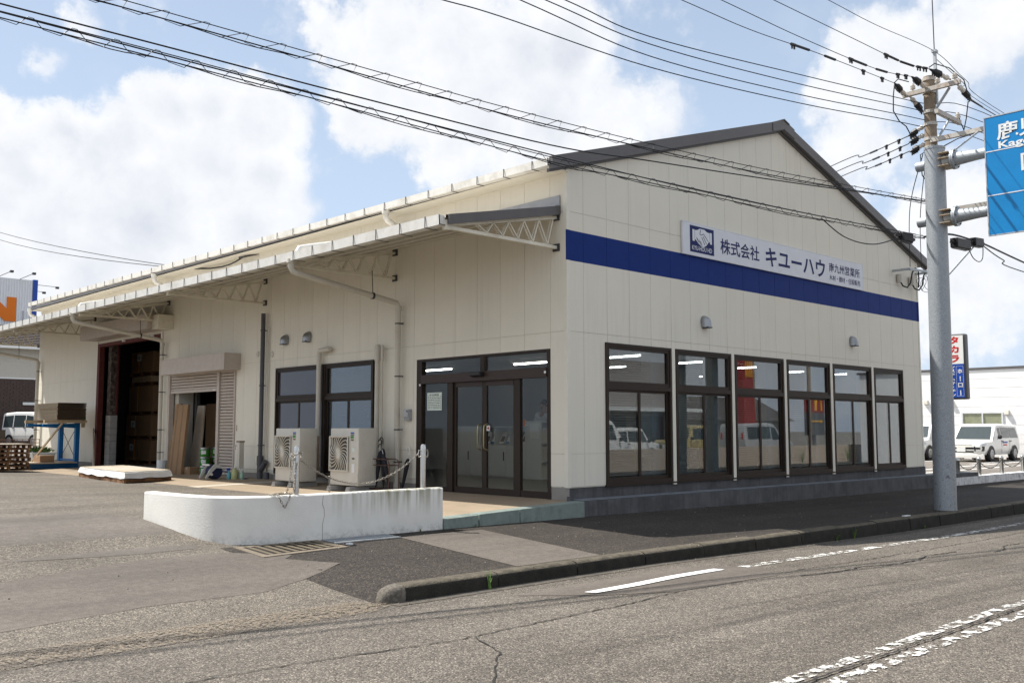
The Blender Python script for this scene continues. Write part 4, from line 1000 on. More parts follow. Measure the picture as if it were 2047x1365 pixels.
q = MB()
for a, b in (((.44, .90), (.40, .72)), ((.40, .72), (.47, .70)), ((.47, .70), (.56, .76)), ((.56, .76), (.76, .50)), ((.54, .66), (.68, .40)), ((.48, .62), (.61, .34)), ((.30, .52), (.36, .40)), ((.36, .50), (.43, .34)), ((.42, .46), (.49, .30)), ((.26, .58), (.31, .47))):
    p0, p1 = flat([a, b], -.0498); q.bar(p0, p1, .001, .011, up=(0, 1, 0)); 
    q.bar(p0, p1, .011, .0008, up=(0, 1, 0))
stuff(q.build('handshake_lines', M_navy, em))
for nm, body, x0, x1, z0, z1, bo in (('lettering', '株式会社', 4.19, 5.53, 4.865, 5.16, .015), ('lettering', 'キユーハウ', 5.76, 8.13, 4.82, 5.20, .022), ('lettering', '南九州営業所', 8.31, 9.71, 4.985, 5.19, .010), ('lettering', '木材・建材・住設販売', 8.31, 9.72, 4.80, 4.925, .006)):
    text(nm, body, (x0, ys_, z0), FX, UZ, x1 - x0, z1 - z0, M_navy, sg, bo)

def hood(x, y, z, rz, label, grp):
    t = thing('vent_hood', label, 'vent', (x, y, z), rz, grp)
    q = MB(); secs = []
    for zf, sc in ((-.11, 1.0), (-.04, 1.0), (.01, .97), (.05, .87), (.08, .70), (.10, .45), (.108, .15)):
        secs.append([(.095 * sc * math.cos(math.pi * k / 12), -.15 * (.25 + .75 * sc) * sc * math.sin(math.pi * k / 12), zf) for k in range(13)])
    q.loft(secs)
    q.build('cowl', M_hood, t, local=True, smooth=40)
    q = MB(); q.lathe([(.112, .0), (.112, -.010)], (0, 0, -.0), 20, 'y'); q.build('flange', M_hood, t, local=True)
    q = MB(); q.box(-.07, .07, -.13, -.01, -.125, -.10); q.build('bottom_louvre', M_steel, t, local=True)
hood(3.68, -.005, 3.53, 0, 'steel vent hood on the gable below the white signboard, nearer the entrance', 'vent hoods on the walls')
hood(9.31, -.005, 3.53, 0, 'steel vent hood on the gable above the last windows, nearer the utility pole', 'vent hoods on the walls')
hood(-.005, 8.57, 3.55, R(-90), 'small vent hood on the long wall, next to the charcoal soil pipe', 'vent hoods on the walls')
hood(-.005, 7.63, 3.55, R(-90), 'small vent hood on the long wall, the one nearer the entrance', 'vent hoods on the walls')
nt_ = thing('paper_notice', 'pale green printed notice stuck inside the left glass of the entrance', 'notice', (.03, 3.36, 1.91))
q = MB(); q.box(.036, .040, 3.155, 3.575, 1.90, 2.225); q.build('sheet', M_label2, nt_)
q = MB(); rr = random.Random(8)
for r_ in range(9):
    z = 2.185 - r_ * .031; y = 3.50 if r_ == 0 else 3.55
    while y > (3.24 if r_ == 0 else 3.18):
        w = rr.uniform(.02, .06); q.box(.0335, .0355, max(3.17, y - w), y, z - (.009 if r_ == 0 else .0045), z + (.009 if r_ == 0 else .0045)); y -= w + rr.uniform(.006, .03)
stuff(q.build('printed_rows', M_ink, nt_))
t = thing('intercom_box', 'grey weatherproof box on the wall between downpipe and entrance', 'switch box', (-.03, 4.05, 1.83))
q = MB(); q.box(-.075, -.002, 3.98, 4.14, 1.72, 1.93); q.build('housing', mat('grey_plastic', (.33, .34, .35), .45), t, bevel=.012)
q = MB(); q.box(-.10, -.076, 3.985, 4.135, 1.78, 1.925); q.build('lid', mat('grey_plastic_lid', (.40, .41, .42), .4), t, bevel=.01)
q = MB(); q.tube([(-.102, 4.0, 1.89), (-.115, 4.0, 1.89)], .014, 8); q.build('knob', M_blackp, t)
q = MB(); q.box(-.008, -.002, 10.76, 10.80, 1.52, 1.66); tag(q.build('door_switch', mat('tan_plate', (.42, .33, .24), .7)), 'small tan switch plate on the wall beside the shutter slats', 'switch')
t = thing('service_bracket', 'steel cable bracket with hanging loops at the right end of the gable', 'bracket', (11.4, -.2, 5.3))
q = MB(); q.bar((11.45, -.02, 5.36), (11.45, -.42, 5.36), .05, .05); q.build('arm', M_galv, t)
q = MB(); q.bar((11.45, -.42, 5.36), (12.7, -.42, 5.42), .05, .05); q.build('cross_bar', M_galv, t)
q = MB(); q.bar((12.7, -.42, 5.42), (12.7, -.02, 5.42), .05, .05); q.build('arm', M_galv, t)
for X in (11.7, 12.35):
    q = MB(); q.lathe([(.055, 5.10), (.06, 5.2), (.06, 5.30)], (X, -.06, 0), 10); q.build('terminal_cap', M_pipe, t)
    q = MB(); q.tube([(X, -.08, 5.14), (X + .05, -.12, 5.02), (X + .16, -.18, 4.98), (X + .26, -.22, 5.1), (X + .28, -.26, 5.35), (X + .36, -.3, 5.46), (X + .48, -.32, 5.42), (X + .55, -.3, 5.2), (X + .62, -.25, 5.02)], .018, 7); q.build('cable_loop', M_wire, t, smooth=60)
for c, r_, ph in (((12.6, -.32, 5.15), .28, 0), ((12.8, -.36, 5.2), .33, 1), ((12.95, -.35, 5.25), .24, 2), ((12.4, -.3, 5.1), .2, 3)):
    q = MB(); q.tube([(c[0] + r_ * math.cos(a), c[1] + .05 * math.sin(2 * a + ph), c[2] + r_ * math.sin(a) * .8) for a in [j * .35 for j in range(19)]], .006, 5); q.build('cable_coil', M_wire, t)

# ------------------------------------------------------------------ air conditioners, umbrellas
def aircon(loc, label):
    t = thing('air_conditioner', label, 'air conditioner', loc, 0, 'outdoor units along the long wall')
    W, D, H = .92, .40, 1.05                                # y from 0 (far) is -W .. here front faces -X; local y 0..W, x 0..D
    q = MB(); q.box(0, D, 0, W, .10, .10 + H); q.build('casing', M_ac, t, local=True, bevel=.018, smooth=30)
    q = MB(); q.box(-.006, 0, .0, .33, .13, .34); q.build('service_cover', M_ac, t, local=True, bevel=.004)
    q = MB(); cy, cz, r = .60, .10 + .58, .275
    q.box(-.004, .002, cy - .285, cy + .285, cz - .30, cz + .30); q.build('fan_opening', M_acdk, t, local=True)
    q = MB(); s = .30
    for a in range(4):
        u0, u1 = ((-s, -s), (s, -s)) if a == 0 else ((s, -s), (s, s)) if a == 1 else ((s, s), (-s, s)) if a == 2 else ((-s, s), (-s, -s)), None
        (p0, p1) = u0
        q.tube([(-.035, cy + p0[0], cz + p0[1] * 1.05), (-.035, cy + p1[0], cz + p1[1] * 1.05)], .012, 6)
        q.tube([(-.035, cy + p0[0], cz + p0[1] * 1.05), (.0, cy + p0[0], cz + p0[1] * 1.05)], .010, 6)
    q.build('guard_frame', M_acgr, t, local=True)
    q = MB()
    for i in range(22):
        a0 = 2 * math.pi * i / 22; path = []
        for j in range(6):
            f = j / 5; a = a0 + .85 * f ** 1.2; rad = .05 + f * .37
            y, z = rad * math.cos(a), rad * math.sin(a) * 1.05
            m = max(abs(y) / .295, abs(z) / .31)
            if m > 1: y, z = y / m, z / m
            path.append((-.032 - .012 * (1 - f), cy + y, cz + z))
        q.tube(path, .0085, 4, caps=False)
    stuff(q.build('fan_guard_wires', M_acgr, t, local=True))
    q = MB(); q.box(-.05, -.03, cy - .045, cy + .045, cz - .085, cz + .085); q.build('guard_boss', M_ac, t, local=True, bevel=.012)
    for nm, y0, y1, z0, z1, m in (('name_label', .14, .25, 1.05, 1.075, M_sblue), ('rating_label', .14, .25, 1.02, 1.04, M_acdk), ('green_label', .15, .25, .965, 1.01, M_can), ('plate', .15, .24, .92, .95, M_card2), ('caution_label', .12, .20, .72, .79, M_label2), ('small_plate', .12, .20, .58, .61, M_acdk), ('caution_label', .12, .21, .32, .50, M_label)):
        q = MB(); q.box(-.003, .0, y0, y1, z0, z1); q.build(nm, m, t, local=True)
    for k in range(7):
        q = MB(); q.box(.04 + k * .05, .046 + k * .05, -.004, .0, .2, 1.1); q.build('side_rib', M_ac, t, local=True)
    for y in (.10, .72):
        q = MB(); q.box(.10, .14, y + .05, y + .09, .085, .10); q.box(.28, .32, y + .05, y + .09, .085, .10); q.build('foot', M_steel, t, local=True)
        q = MB(); q.hexa([(-.12, y, 0), (.5, y, 0), (.5, y + .14, 0), (-.12, y + .14, 0), (-.10, y + .015, .085), (.48, y + .015, .085), (.48, y + .125, .085), (-.10, y + .125, .085)]); q.build('concrete_foot', M_block, t, local=True, bevel=.008)
    return t
ac = aircon((-.95, 4.33, z_slab(-.75)), 'ivory outdoor unit under the blind window, beside the umbrella stand')
copy_tree(ac, (-.95, 6.36, z_slab(-.75)), None, 'ivory outdoor unit in front of the grey filmed window, beside the soil pipe')
us = thing('umbrella_stand', 'thin rusty wire umbrella stand beside the air conditioner', 'umbrella stand', (-.5, 4.2, z_slab(-.5)))
zb = z_slab(-.5); M_rod = mat('rusty_brown_rod', (.13, .07, .05), .6, metal=.3)
for x in (-.62, -.40):
    q = MB(); q.tube([(x, 3.84, zb), (x, 3.84, zb + .50), (x, 3.87, zb + .56), (x, 3.95, zb + .58), (x, 4.40, zb + .58), (x, 4.52, zb + .56), (x, 4.56, zb + .50), (x, 4.56, zb)], .010, 7); q.build('frame_hoop', M_rod, us, smooth=60)
for z, y0, y1 in ((.47, 3.84, 4.56), (.04, 3.84, 4.56)):
    for x in (-.62, -.40):
        q = MB(); q.tube([(x, y0, zb + z), (x, y1, zb + z)], .008, 6); q.build('rail', M_rod, us)
for y in (3.84, 4.2, 4.56):
    q = MB(); q.tube([(-.62, y, zb + .47), (-.40, y, zb + .47)], .008, 6); q.build('cross_rail', M_rod, us)
q = MB(); q.box(-.62, -.40, 3.85, 4.55, zb + .03, zb + .05); q.build('drip_tray', M_blackp, us)
def umbrella(a, b, label, hook=True, m=M_blackp):
    """rolled umbrella from tip a to collar b"""
    a = Vector(a); b = Vector(b); d = (b - a).normalized(); L = (b - a).length
    t = thing('umbrella', label, 'umbrella', a, 0, 'folded umbrellas by the entrance')
    q = MB(); pr = [0, .08, .3, .6, .85, .95, 1.0]; rr_ = [.006, .016, .030, .040, .047, .030, .012]
    q.tube([a + d * (L * p) for p in pr], rr_, 10); q.build('canopy', M_fabric, t, smooth=60)
    q = MB(); q.tube([b, b + d * .10], .006, 6); q.build('shaft', M_stain, t)
    u = d.cross(Vector((1, 0, 0))).normalized(); top = b + d * .10; R_ = .05
    q = MB(); q.tube([top - d * .02] + [top + d * .05 + u * (R_ - R_ * math.cos(x)) + d * (R_ * math.sin(x)) for x in [j * .45 for j in range(8)]], .010, 7)
    q.build('hook_handle', m, t, smooth=60); return t
zb = z_slab(-.5) + .05
umbrella((-.52, 4.38, zb), (-.50, 4.27, zb + .68), 'black folded umbrella standing upright in the wire stand, nearest the air conditioner')
umbrella((-.46, 4.22, zb), (-.48, 4.22, zb + .72), 'black folded umbrella in the wire stand, the middle one')
umbrella((-.50, 3.98, zb), (-.52, 4.16, zb + .62), 'black folded umbrella leaning across the wire stand toward the entrance')
umbrella((-.16, 4.05, z_slab(-.16) + .01), (-.09, 3.97, 1.02), 'black umbrella with pale hook leaning on the wall between downpipe and entrance', True, M_label)

# ------------------------------------------------------------------ yard goods
def carton(name, x0, x1, y0, y1, z0, z1, label, m=M_card, tape=True, grp=None):
    t = thing(name, label, 'box', ((x0 + x1) / 2, (y0 + y1) / 2, z0), 0, grp)
    q = MB(); q.box(x0, x1, y0, y1, z0, z1); q.build('carton', m, t, bevel=.006)
    if tape:
        q = MB(); ym = (y0 + y1) / 2; q.box(x0 - .002, x1 + .002, ym - .025, ym + .025, z1 - .08, z1 + .002); q.build('tape', M_wood, t)
    return t
def pallet(t, x0, x1, y0, y1, z0, h=.12, m=M_wood2, n=7):
    for z in (z0, z0 + h - .02):
        for i in range(n):
            y = lerp(y0, y1 - .09, i / (n - 1)); q = MB(); q.box(x0, x1, y, y + .09, z, z + .02); q.build('deck_board', m, t)
    for x in (x0, (x0 + x1) / 2 - .03, x1 - .06):
        for k in range(3):
            y = lerp(y0, y1 - .12, k / 2); q = MB(); q.box(x, x + .06, y, y + .12, z0 + .02, z0 + h - .02); q.build('spacer_block', m, t)
# sheet stack under white wrap on a low pallet
ps = thing('wrapped_sheet_stack', 'low stack of sheets in white plastic wrap on a pallet at the warehouse door', 'pallet', (-1.95, 12.4, .40), R(0))
q = MB(); rng = random.Random(21)
A, Bq, Cq, Dq = Vector((-2.30, 14.4, 0)), Vector((-2.72, 10.55, 0)), Vector((-1.50, 10.95, 0)), Vector((-1.05, 14.75, 0))
def quad(s, t): return A.lerp(Bq, s).lerp(Dq.lerp(Cq, s), t)
ring = [quad(i / 14, 0) for i in range(14)] + [quad(1, i / 6) for i in range(6)] + [quad(1 - i / 14, 1) for i in range(14)] + [quad(0, 1 - i / 6) for i in range(6)]
cen = sum(ring, Vector()) / len(ring)
def rg(z, o, j): return [(p.x + (p - cen).normalized().x * (o + rng.uniform(-j, j)), p.y + (p - cen).normalized().y * (o + rng.uniform(-j, j)), z + rng.uniform(-j, j) * .5) for p in ring]
q.loft([rg(.485, -.02, .02), rg(.50, .05, .035), rg(.55, .02, .03), rg(.62, .0, .012), rg(.632, -.05, .004)]); q.build('plastic_wrap', M_wrap, ps, smooth=50)
q = MB(); q.prism([tuple(p + (cen - p) * .015 + Vector((0, 0, .634))) for p in (A, Bq, Cq, Dq)], (0, 0, .008)); q.build('top_sheet', M_wrapt, ps)
for i in range(9):
    a, b = quad(i / 8 * .97 + .012, 0), quad(i / 8 * .97 + .012, 1)
    q = MB(); q.bar((a.x, a.y, .445), (b.x, b.y, .445), .09, .07); q.build('bearer', M_wood2, ps)
for s in (0.02, .98):
    a, b = quad(0, s), quad(1, s); q = MB(); q.bar((a.x, a.y, .425), (b.x, b.y, .425), .05, .10); q.build('side_board', M_wood2, ps)
for s in (.12, .86):
    a, b = quad(s, 0), quad(s, 1); q = MB(); q.bar((a.x, a.y, .645), (b.x, b.y, .645), .02, .004); q.build('yellow_strap', M_yellow, ps)
# tall flattened cartons and boards at the shutter
for i, (y0, y1, x0, h, lab) in enumerate(((13.45, 13.72, -.34, 1.78, 'tall flat brown carton leaning at the shutter opening, behind its wider neighbour'), (12.92, 13.46, -.38, 1.75, 'tall wide brown carton leaning against the shutter opening beside the downpipe'))):
    t = thing('leaning_carton', lab, 'carton', (x0, (y0 + y1) / 2, .43))
    q = MB(); q.hexa([(x0, y0, .435), (x0 + .07, y0, .435), (x0 + .07, y1, .435), (x0, y1, .435), (x0 + .20, y0 + .12, .435 + h), (x0 + .27, y0 + .12, .435 + h), (x0 + .27, y1 + .12, .435 + h), (x0 + .20, y1 + .12, .435 + h)]); q.build('carton', M_card, t, bevel=.006)
    q = MB(); ym = lerp(y0, y1, .5); q.hexa([(x0 - .004, ym - .03, .44), (x0, ym - .03, .44), (x0, ym + .03, .44), (x0 - .004, ym + .03, .44), (x0 + .196, ym + .09, .43 + h), (x0 + .2, ym + .09, .43 + h), (x0 + .2, ym + .15, .43 + h), (x0 + .196, ym + .15, .43 + h)]); q.build('tape', M_card2, t)
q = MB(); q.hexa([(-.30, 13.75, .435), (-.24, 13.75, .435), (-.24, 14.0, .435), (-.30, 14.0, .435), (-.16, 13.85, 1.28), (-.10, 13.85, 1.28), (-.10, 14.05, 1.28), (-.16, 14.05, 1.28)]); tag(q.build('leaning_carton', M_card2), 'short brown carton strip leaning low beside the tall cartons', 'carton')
q = MB(); q.hexa([(.10, 12.92, .435), (.14, 12.92, .435), (.14, 13.52, .435), (.10, 13.52, .435), (.30, 13.12, 2.17), (.34, 13.12, 2.17), (.34, 13.50, 2.17), (.30, 13.50, 2.17)]); tag(q.build('leaning_board', M_ply), 'pale plywood board leaning inside the shutter opening above the green tins', 'board')
carton('cardboard_box', -.28, .02, 12.62, 12.95, .44, .62, 'low open brown box on the floor in front of the leaning plywood')
carton('cardboard_box', .06, .30, 12.62, 12.82, .44, .86, 'small upright brown box with white label behind the low box')
carton('cardboard_box', .35, .7, 11.86, 12.0, .44, 1.05, 'narrow brown box standing beside the green tins at the guide rail')
def tin(x, y, z, label):
    t = thing('paint_tin', label, 'tin', (x, y, z), 0, 'green tins stacked at the shutter')
    q = MB(); q.lathe([(.122, .0), (.126, .015), (.126, .175)], (0, 0, 0), 18); q.build('body', M_can, t, local=True, smooth=40)
    q = MB(); q.lathe([(.126, .176), (.132, .184), (.127, .195), (.115, .212), (.118, .222)], (0, 0, 0), 18); q.build('rim', M_tin, t, local=True, smooth=40)
    q = MB(); q.loft([[(-.1272 * math.cos(a), .1272 * math.sin(a), z_) for z_ in (.06, .15)] + [(-.129 * math.cos(a), .129 * math.sin(a), z_) for z_ in (.15, .06)] for a in [-1.25 + .13 * i for i in range(8)]]); q.build('label', M_label, t, local=True)
    q = MB(); q.tube([(-.135 * math.cos(a), .135 * math.sin(a), .17 - .07 * math.sin((a + 1.4) / 2.8 * math.pi)) for a in [-1.4 + .28 * i for i in range(11)]], .004, 5); q.build('wire_handle', M_tin, t, local=True)
for i, w in enumerate(('bottom', 'middle', 'top')):
    tin(.02, 12.42, .44 + i * .224, f'green paint tin, {w} one of the front stack at the shutter')
    tin(.50, 12.75, .44 + i * .224, f'green paint tin, {w} one of the rear stack beside the guide rail')
# hose reel, bottles, standpipe
hr = thing('hose_reel', 'pale grey hose reel with dark blue hose on the slab by the shutter', 'hose reel', (-.75, 10.35, z_slab(-.75)))
zz = z_slab(-.75)
for y in (10.20, 10.52):
    q = MB(); q.loft([[(xx + (w / 2) * nx, yy_, zq + (w / 2) * nz) for (nx, nz, yy_) in ((-.5, .8, y), (.5, -.8, y), (.5, -.8, y + .025), (-.5, .8, y + .025))] for xx, zq, w in ((-1.02, zz + .03, .04), (-.92, zz + .18, .09), (-.80, zz + .30, .10), (-.66, zz + .28, .10), (-.55, zz + .12, .08), (-.46, zz + .03, .05))]); q.build('side_frame', mat('pale_grey_plastic', (.52, .52, .50), .45), hr, smooth=50)
q = MB(); q.lathe([(.14, 10.23), (.15, 10.26), (.15, 10.48), (.14, 10.51)], (-.75, 0, zz + .17), 18, 'y')
for k in range(6): q.lathe([(.153, 10.26 + k * .038), (.163, 10.275 + k * .038), (.153, 10.29 + k * .038)], (-.75, 0, zz + .17), 18, 'y')
q.build('hose_drum', mat('blue_black_hose', (.012, .018, .055), .5), hr, smooth=50)
q = MB(); q.tube([(-.95, 10.20, zz + .33), (-.95, 10.54, zz + .33)], .018, 8); q.build('carry_handle', M_label, hr)
q = MB(); q.tube([(-.66, 10.25, zz + .2), (-.5, 10.15, zz + .16), (-.42, 10.05, zz + .05), (-.35, 9.95, zz + .02), (-.25, 9.7, zz + .02), (-.4, 9.6, zz + .02)], .012, 7); q.build('hose_end', mat('blue_hose', (.03, .07, .16), .5), hr, smooth=60)
q = MB(); q.lathe([(.03, 10.165), (.03, 10.20)], (-.9, 0, zz + .12), 10, 'y'); q.build('nozzle_knob', M_ac, hr)
def bottle(x, y, prof, m, label, cap=M_label, spray=False):
    t = thing('bottle', label, 'bottle', (x, y, z_slab(x)))
    q = MB(); q.lathe(prof, (0, 0, 0), 12); q.build('body', m, t, local=True, smooth=50)
    h = prof[-1][1]; q = MB(); q.lathe([(.018, h), (.018, h + .03)], (0, 0, 0), 10)
    if spray: q.box(-.06, .03, -.012, .012, h + .03, h + .06); q.box(-.045, -.035, -.008, .008, h - .03, h + .03)
    q.build('spray_head' if spray else 'cap', cap, t, local=True)
bottle(-.56, 10.02, [(.045, 0), (.048, .02), (.048, .13), (.022, .17), (.016, .19)], mat('aqua_plastic', (.10, .34, .40), .3), 'aqua spray bottle with blue trigger, nearest the hose reel', M_sblue, True)
bottle(-.48, 9.90, [(.07, 0), (.075, .03), (.075, .17), (.03, .24), (.02, .26)], mat('milky_yellow_plastic', (.42, .43, .20), .3), 'large milky bottle with yellowish liquid, between the two spray bottles')
bottle(-.38, 9.75, [(.042, 0), (.046, .02), (.046, .12), (.02, .16), (.016, .18)], mat('pale_green_plastic', (.30, .46, .34), .3), 'slim pale green spray bottle nearest the standpipe', M_label, True)
t = thing('standpipe', 'cream square standpipe with a chrome tap beside the shutter', 'standpipe', (-.33, 9.95, z_slab(-.33)))
q = MB(); q.box(-.40, -.28, 9.86, 9.98, z_slab(-.3), 1.27); q.build('column', M_pipe, t, bevel=.006)
q = MB(); q.box(-.41, -.27, 9.85, 9.99, 1.27, 1.295); q.build('cap', mat('brown_cap', (.12, .07, .05), .6), t)
q = MB(); q.tube([(-.34, 9.98, 1.20), (-.34, 10.10, 1.20), (-.34, 10.17, 1.18), (-.34, 10.18, 1.10)], .018, 8); q.tube([(-.34, 10.08, 1.20), (-.34, 10.08, 1.26)], .012, 8); q.tube([(-.37, 10.08, 1.265), (-.31, 10.08, 1.265)], .012, 6); q.build('tap', M_chrome, t, smooth=60)
q = MB(); q.lathe([(.11, .0), (.13, .26), (.135, .30)], (-.15, 14.55, z_slab(0)), 10); tag(q.build('paper_bag', M_label), 'crumpled white bag on the floor at the foot of the second downpipe', 'bag')
q = MB(); q.bar((-.55, 18.25, .44), (-.06, 19.75, 1.55), .03, .12); tag(q.build('leaning_plank', M_wood), 'brown plank leaning against the wall left of the big warehouse door', 'plank')

# goods in the big doorway
def crate(x0, x1, y0, y1, z0, z1, label, lab=None, straps=True, m=M_card):
    t = thing('carton_pallet', label, 'carton stack', ((x0 + x1) / 2, (y0 + y1) / 2, z0), 0, 'cartons on pallets inside the warehouse')
    pallet(t, x0, x1, y0, y1, z0, .11, M_wood2, 6)
    n = 2; yc = (y0 + y1) / 2
    for a, b in ((y0 + .02, yc - .005), (yc + .005, y1 - .02)):
        q = MB(); q.box(x0 + .02, x1 - .02, a, b, z0 + .115, z1); q.build('carton', m, t, bevel=.012)
    if straps:
        q = MB(); q.box(x0 + .012, x0 + .018, yc + .22, yc + .25, z0 + .115, z1 + .003); q.build('yellow_strap', M_yellow, t)
    if lab:
        q = MB(); q.box(x0 + .010, x0 + .016, yc + lab[0], yc + lab[0] + .32, z0 + lab[1], z0 + lab[1] + .22); l_ = q.build('shipping_label', M_label, t)
        q = MB()
        for r_ in range(3): q.box(x0 + .006, x0 + .009, yc + lab[0] + .08, yc + lab[0] + .24, z0 + lab[1] + .05 + r_ * .05, z0 + lab[1] + .07 + r_ * .05)
        q.build('label_print', M_ink, l_)
    return t
c0 = 1.9
crate(c0, c0 + 1.1, 20.2, 22.3, .44, 1.22, 'strapped brown cartons with white label, lowest pallet inside the big door', (.30, .42))
crate(c0, c0 + 1.1, 20.2, 22.25, 1.24, 2.02, 'strapped brown cartons with white label, second pallet from the floor', (.28, .38))
crate(c0, c0 + 1.1, 20.1, 22.1, 2.04, 2.98, 'strapped brown cartons without label, third pallet from the floor')
crate(c0, c0 + 1.1, 20.3, 21.9, 3.0, 3.30, 'flat tan cartons on a pallet near the top of the stack', None, False, M_wood)
crate(c0, c0 + 1.1, 20.2, 22.0, 3.32, 4.1, 'big brown carton with two pale tags on top of the pallet stack', (.05, .50))
for k, (x, y) in enumerate(((3.6, 23.2), (3.6, 18.2))):
    crate(x, x + 1.1, y, y + 1.7, .44, 1.9 + .5 * k, ('dim brown cartons at the back of the warehouse, deepest on the left' if k == 0 else 'dim brown cartons at the back of the warehouse behind the main stack'), None, False)
crate(1.4, 2.4, 11.3, 12.9, .44, 1.5, 'dim brown cartons in the dark behind the green tins', (.2, .4), False)

# ------------------------------------------------------------------ blue rack, pallets, planter, cage
rk = thing('cantilever_rack', 'blue steel storage rack with a boarded platform standing at the long wall', 'rack', (-.8, 19.8, .42))
for y in (19.62, 21.0):
    q = MB(); q.box(-.62, -.50, y, y + .14, .42, 2.32); q.build('upright', M_rack, rk)
    q = MB(); q.box(-1.9, -.62, y, y + .12, .42, .56); q.build('base_beam', M_rack, rk)
    q = MB(); q.hexa([(-1.55, y + .02, 1.66), (-.62, y + .02, 1.60), (-.62, y + .10, 1.60), (-1.55, y + .10, 1.66), (-1.55, y + .02, 1.72), (-.62, y + .02, 1.74), (-.62, y + .10, 1.74), (-1.55, y + .10, 1.72)]); q.build('arm', M_rack, rk)
for z in (.62, 2.26):
    q = MB(); q.box(-.60, -.54, 19.76, 21.0, z, z + .05); q.build('cross_rail', M_rack, rk)
for a, b in (((-.57, 19.76, .7), (-.57, 21.0, 1.6)), ((-.57, 21.0, .7), (-.57, 19.76, 1.6))):
    q = MB(); q.tube([a, b], .008, 6); q.build('cross_brace', M_steel, rk)
q = MB(); q.box(-2.0, -.62, 19.4, 21.4, .565, .60); q.build('platform', M_ply, rk)
q = MB(); q.box(-1.80, -.62, 18.72, 18.82, 1.745, 1.83); tag(q.build('timber_bearer', M_wood), 'pale timber bearer under the near end of the board stack on the rack', 'timber')
q = MB(); q.box(-1.80, -.62, 20.4, 20.5, 1.745, 1.83); tag(q.build('timber_bearer', M_wood), 'pale timber bearer under the far end of the board stack on the rack', 'timber')
bs = thing('board_stack', 'stack of thin wooden boards lying on the blue rack arms', 'board stack', (-1.2, 20.2, 1.83))
for k in range(16):
    q = MB(); z = 1.835 + k * .031; j = rng.uniform(-.02, .02); q.k = 0; q.box(-1.5 + j, -.70 + j, 18.62 + j, 20.66 + j, z, z + .021)
    q.build('board', M_wood if k % 3 else M_ply, bs)
    q = MB(); q.box(-1.495 + j, -.705 + j, 18.612 + j, 18.6195 + j, z + .001, z + .024); q.build('board_end', M_woodc, bs)
carton('cardboard_box', -1.62, -1.22, 19.55, 20.1, .602, .80, 'brown cardboard box lying on the platform of the blue rack')
q = MB(); q.bar((-1.62, 20.3, .60), (-1.25, 18.9, 1.74), .035, .05); tag(q.build('prop_stick', M_wood), 'slanting timber prop under the boards on the blue rack', 'stick')
t = thing('timber_clip', 'short pale timber with green strap on the outer face of the blue rack', 'timber', (-.45, 19.5, 1.9))
q = MB(); q.box(-.48, -.40, 19.50, 19.60, 1.62, 2.18); q.build('block', M_wood, t)
q = MB(); q.box(-.66, -.39, 19.485, 19.498, 1.86, 1.95); q.build('green_strap', M_can, t)
stacks = 0
for k in range(6):
    t = thing('wooden_pallet', f'brown wooden pallet at the left edge, {("lowest", "second", "third", "fourth", "fifth", "topmost")[k]} of its stack', 'pallet', (-3.0, 18.6, .44 + k * .118), 0, 'pallets stacked at the left edge')
    j = rng.uniform(-.04, .04); pallet(t, -3.4 + j, -2.32 + j, 18.15 + j, 19.3 + j, .44 + k * .118, .112, M_wood2, 8)
q = MB(); q.box(-3.42, -2.30, 18.12, 19.3, .44 + 6 * .118, .44 + 6 * .118 + .018); tag(q.build('plywood_sheet', M_wrapt), 'pale plywood sheet on top of the pallet stack', 'board')
pl = thing('foam_planter', 'pale foam box planted with green leaves beside the blue rack', 'planter', (-.55, 22.6, .43))
q = MB(); q.loft([[(-.95, 22.3, .43), (-.35, 22.3, .43), (-.35, 23.0, .43), (-.95, 23.0, .43)], [(-1.0, 22.25, .80), (-.3, 22.25, .80), (-.3, 23.05, .80), (-1.0, 23.05, .80)]]); q.build('tub', M_soil, pl, bevel=.02)
q = MB(); q.box(-1.03, -.27, 22.22, 23.08, .78, .83); q.build('rim', M_label, pl, bevel=.01)
def leaves(n, c, r, sz, seed, m, name, parent=None, up=.4):
    rr = random.Random(seed); q = MB()
    for _ in range(n):
        while True:
            v = Vector([rr.uniform(-1, 1) for _ in range(3)])
            if v.length < 1: break
        p = Vector(c) + Vector((v.x * r[0], v.y * r[1], v.z * r[2])); a = Vector([rr.uniform(-1, 1), rr.uniform(-1, 1), rr.uniform(-.3, 1) + up]).normalized(); b = a.orthogonal().normalized(); s = sz * rr.uniform(.6, 1.3)
        q.face([p, p + a * s * .5 + b * s * .28, p + a * s, p + a * s * .5 - b * s * .28])
    return stuff(q.build(name, m, parent))
leaves(420, (-.65, 22.65, .87), (.34, .38, .08), .10, 4, M_leaf, 'leaves', pl)
cg = thing('wire_cage', 'rusty wire mesh cage panels behind the pallets at the far wall end', 'cage', (-.8, 24.4, .43))
for yy, x0, x1 in ((24.2, -1.6, -.2), (23.4, -1.9, -1.2)):
    for i in range(9):
        q = MB(); xx = lerp(x0, x1, i / 8); q.tube([(xx, yy, .45), (xx, yy, 1.25)], .010, 4); q.build('upright_wire', M_rod, cg)
    for i in range(8):
        q = MB(); z = .47 + i * .108; q.tube([(x0, yy, z), (x1, yy, z)], .010, 4); q.build('level_wire', M_rod, cg)
q = MB(); q.box(-1.45, -1.15, 24.6, 24.63, .44, 1.55); tag(q.build('fence_board', mat('dark_fence_board', (.09, .075, .06), .85)), 'narrow dark board standing beside the wire cage', 'board')

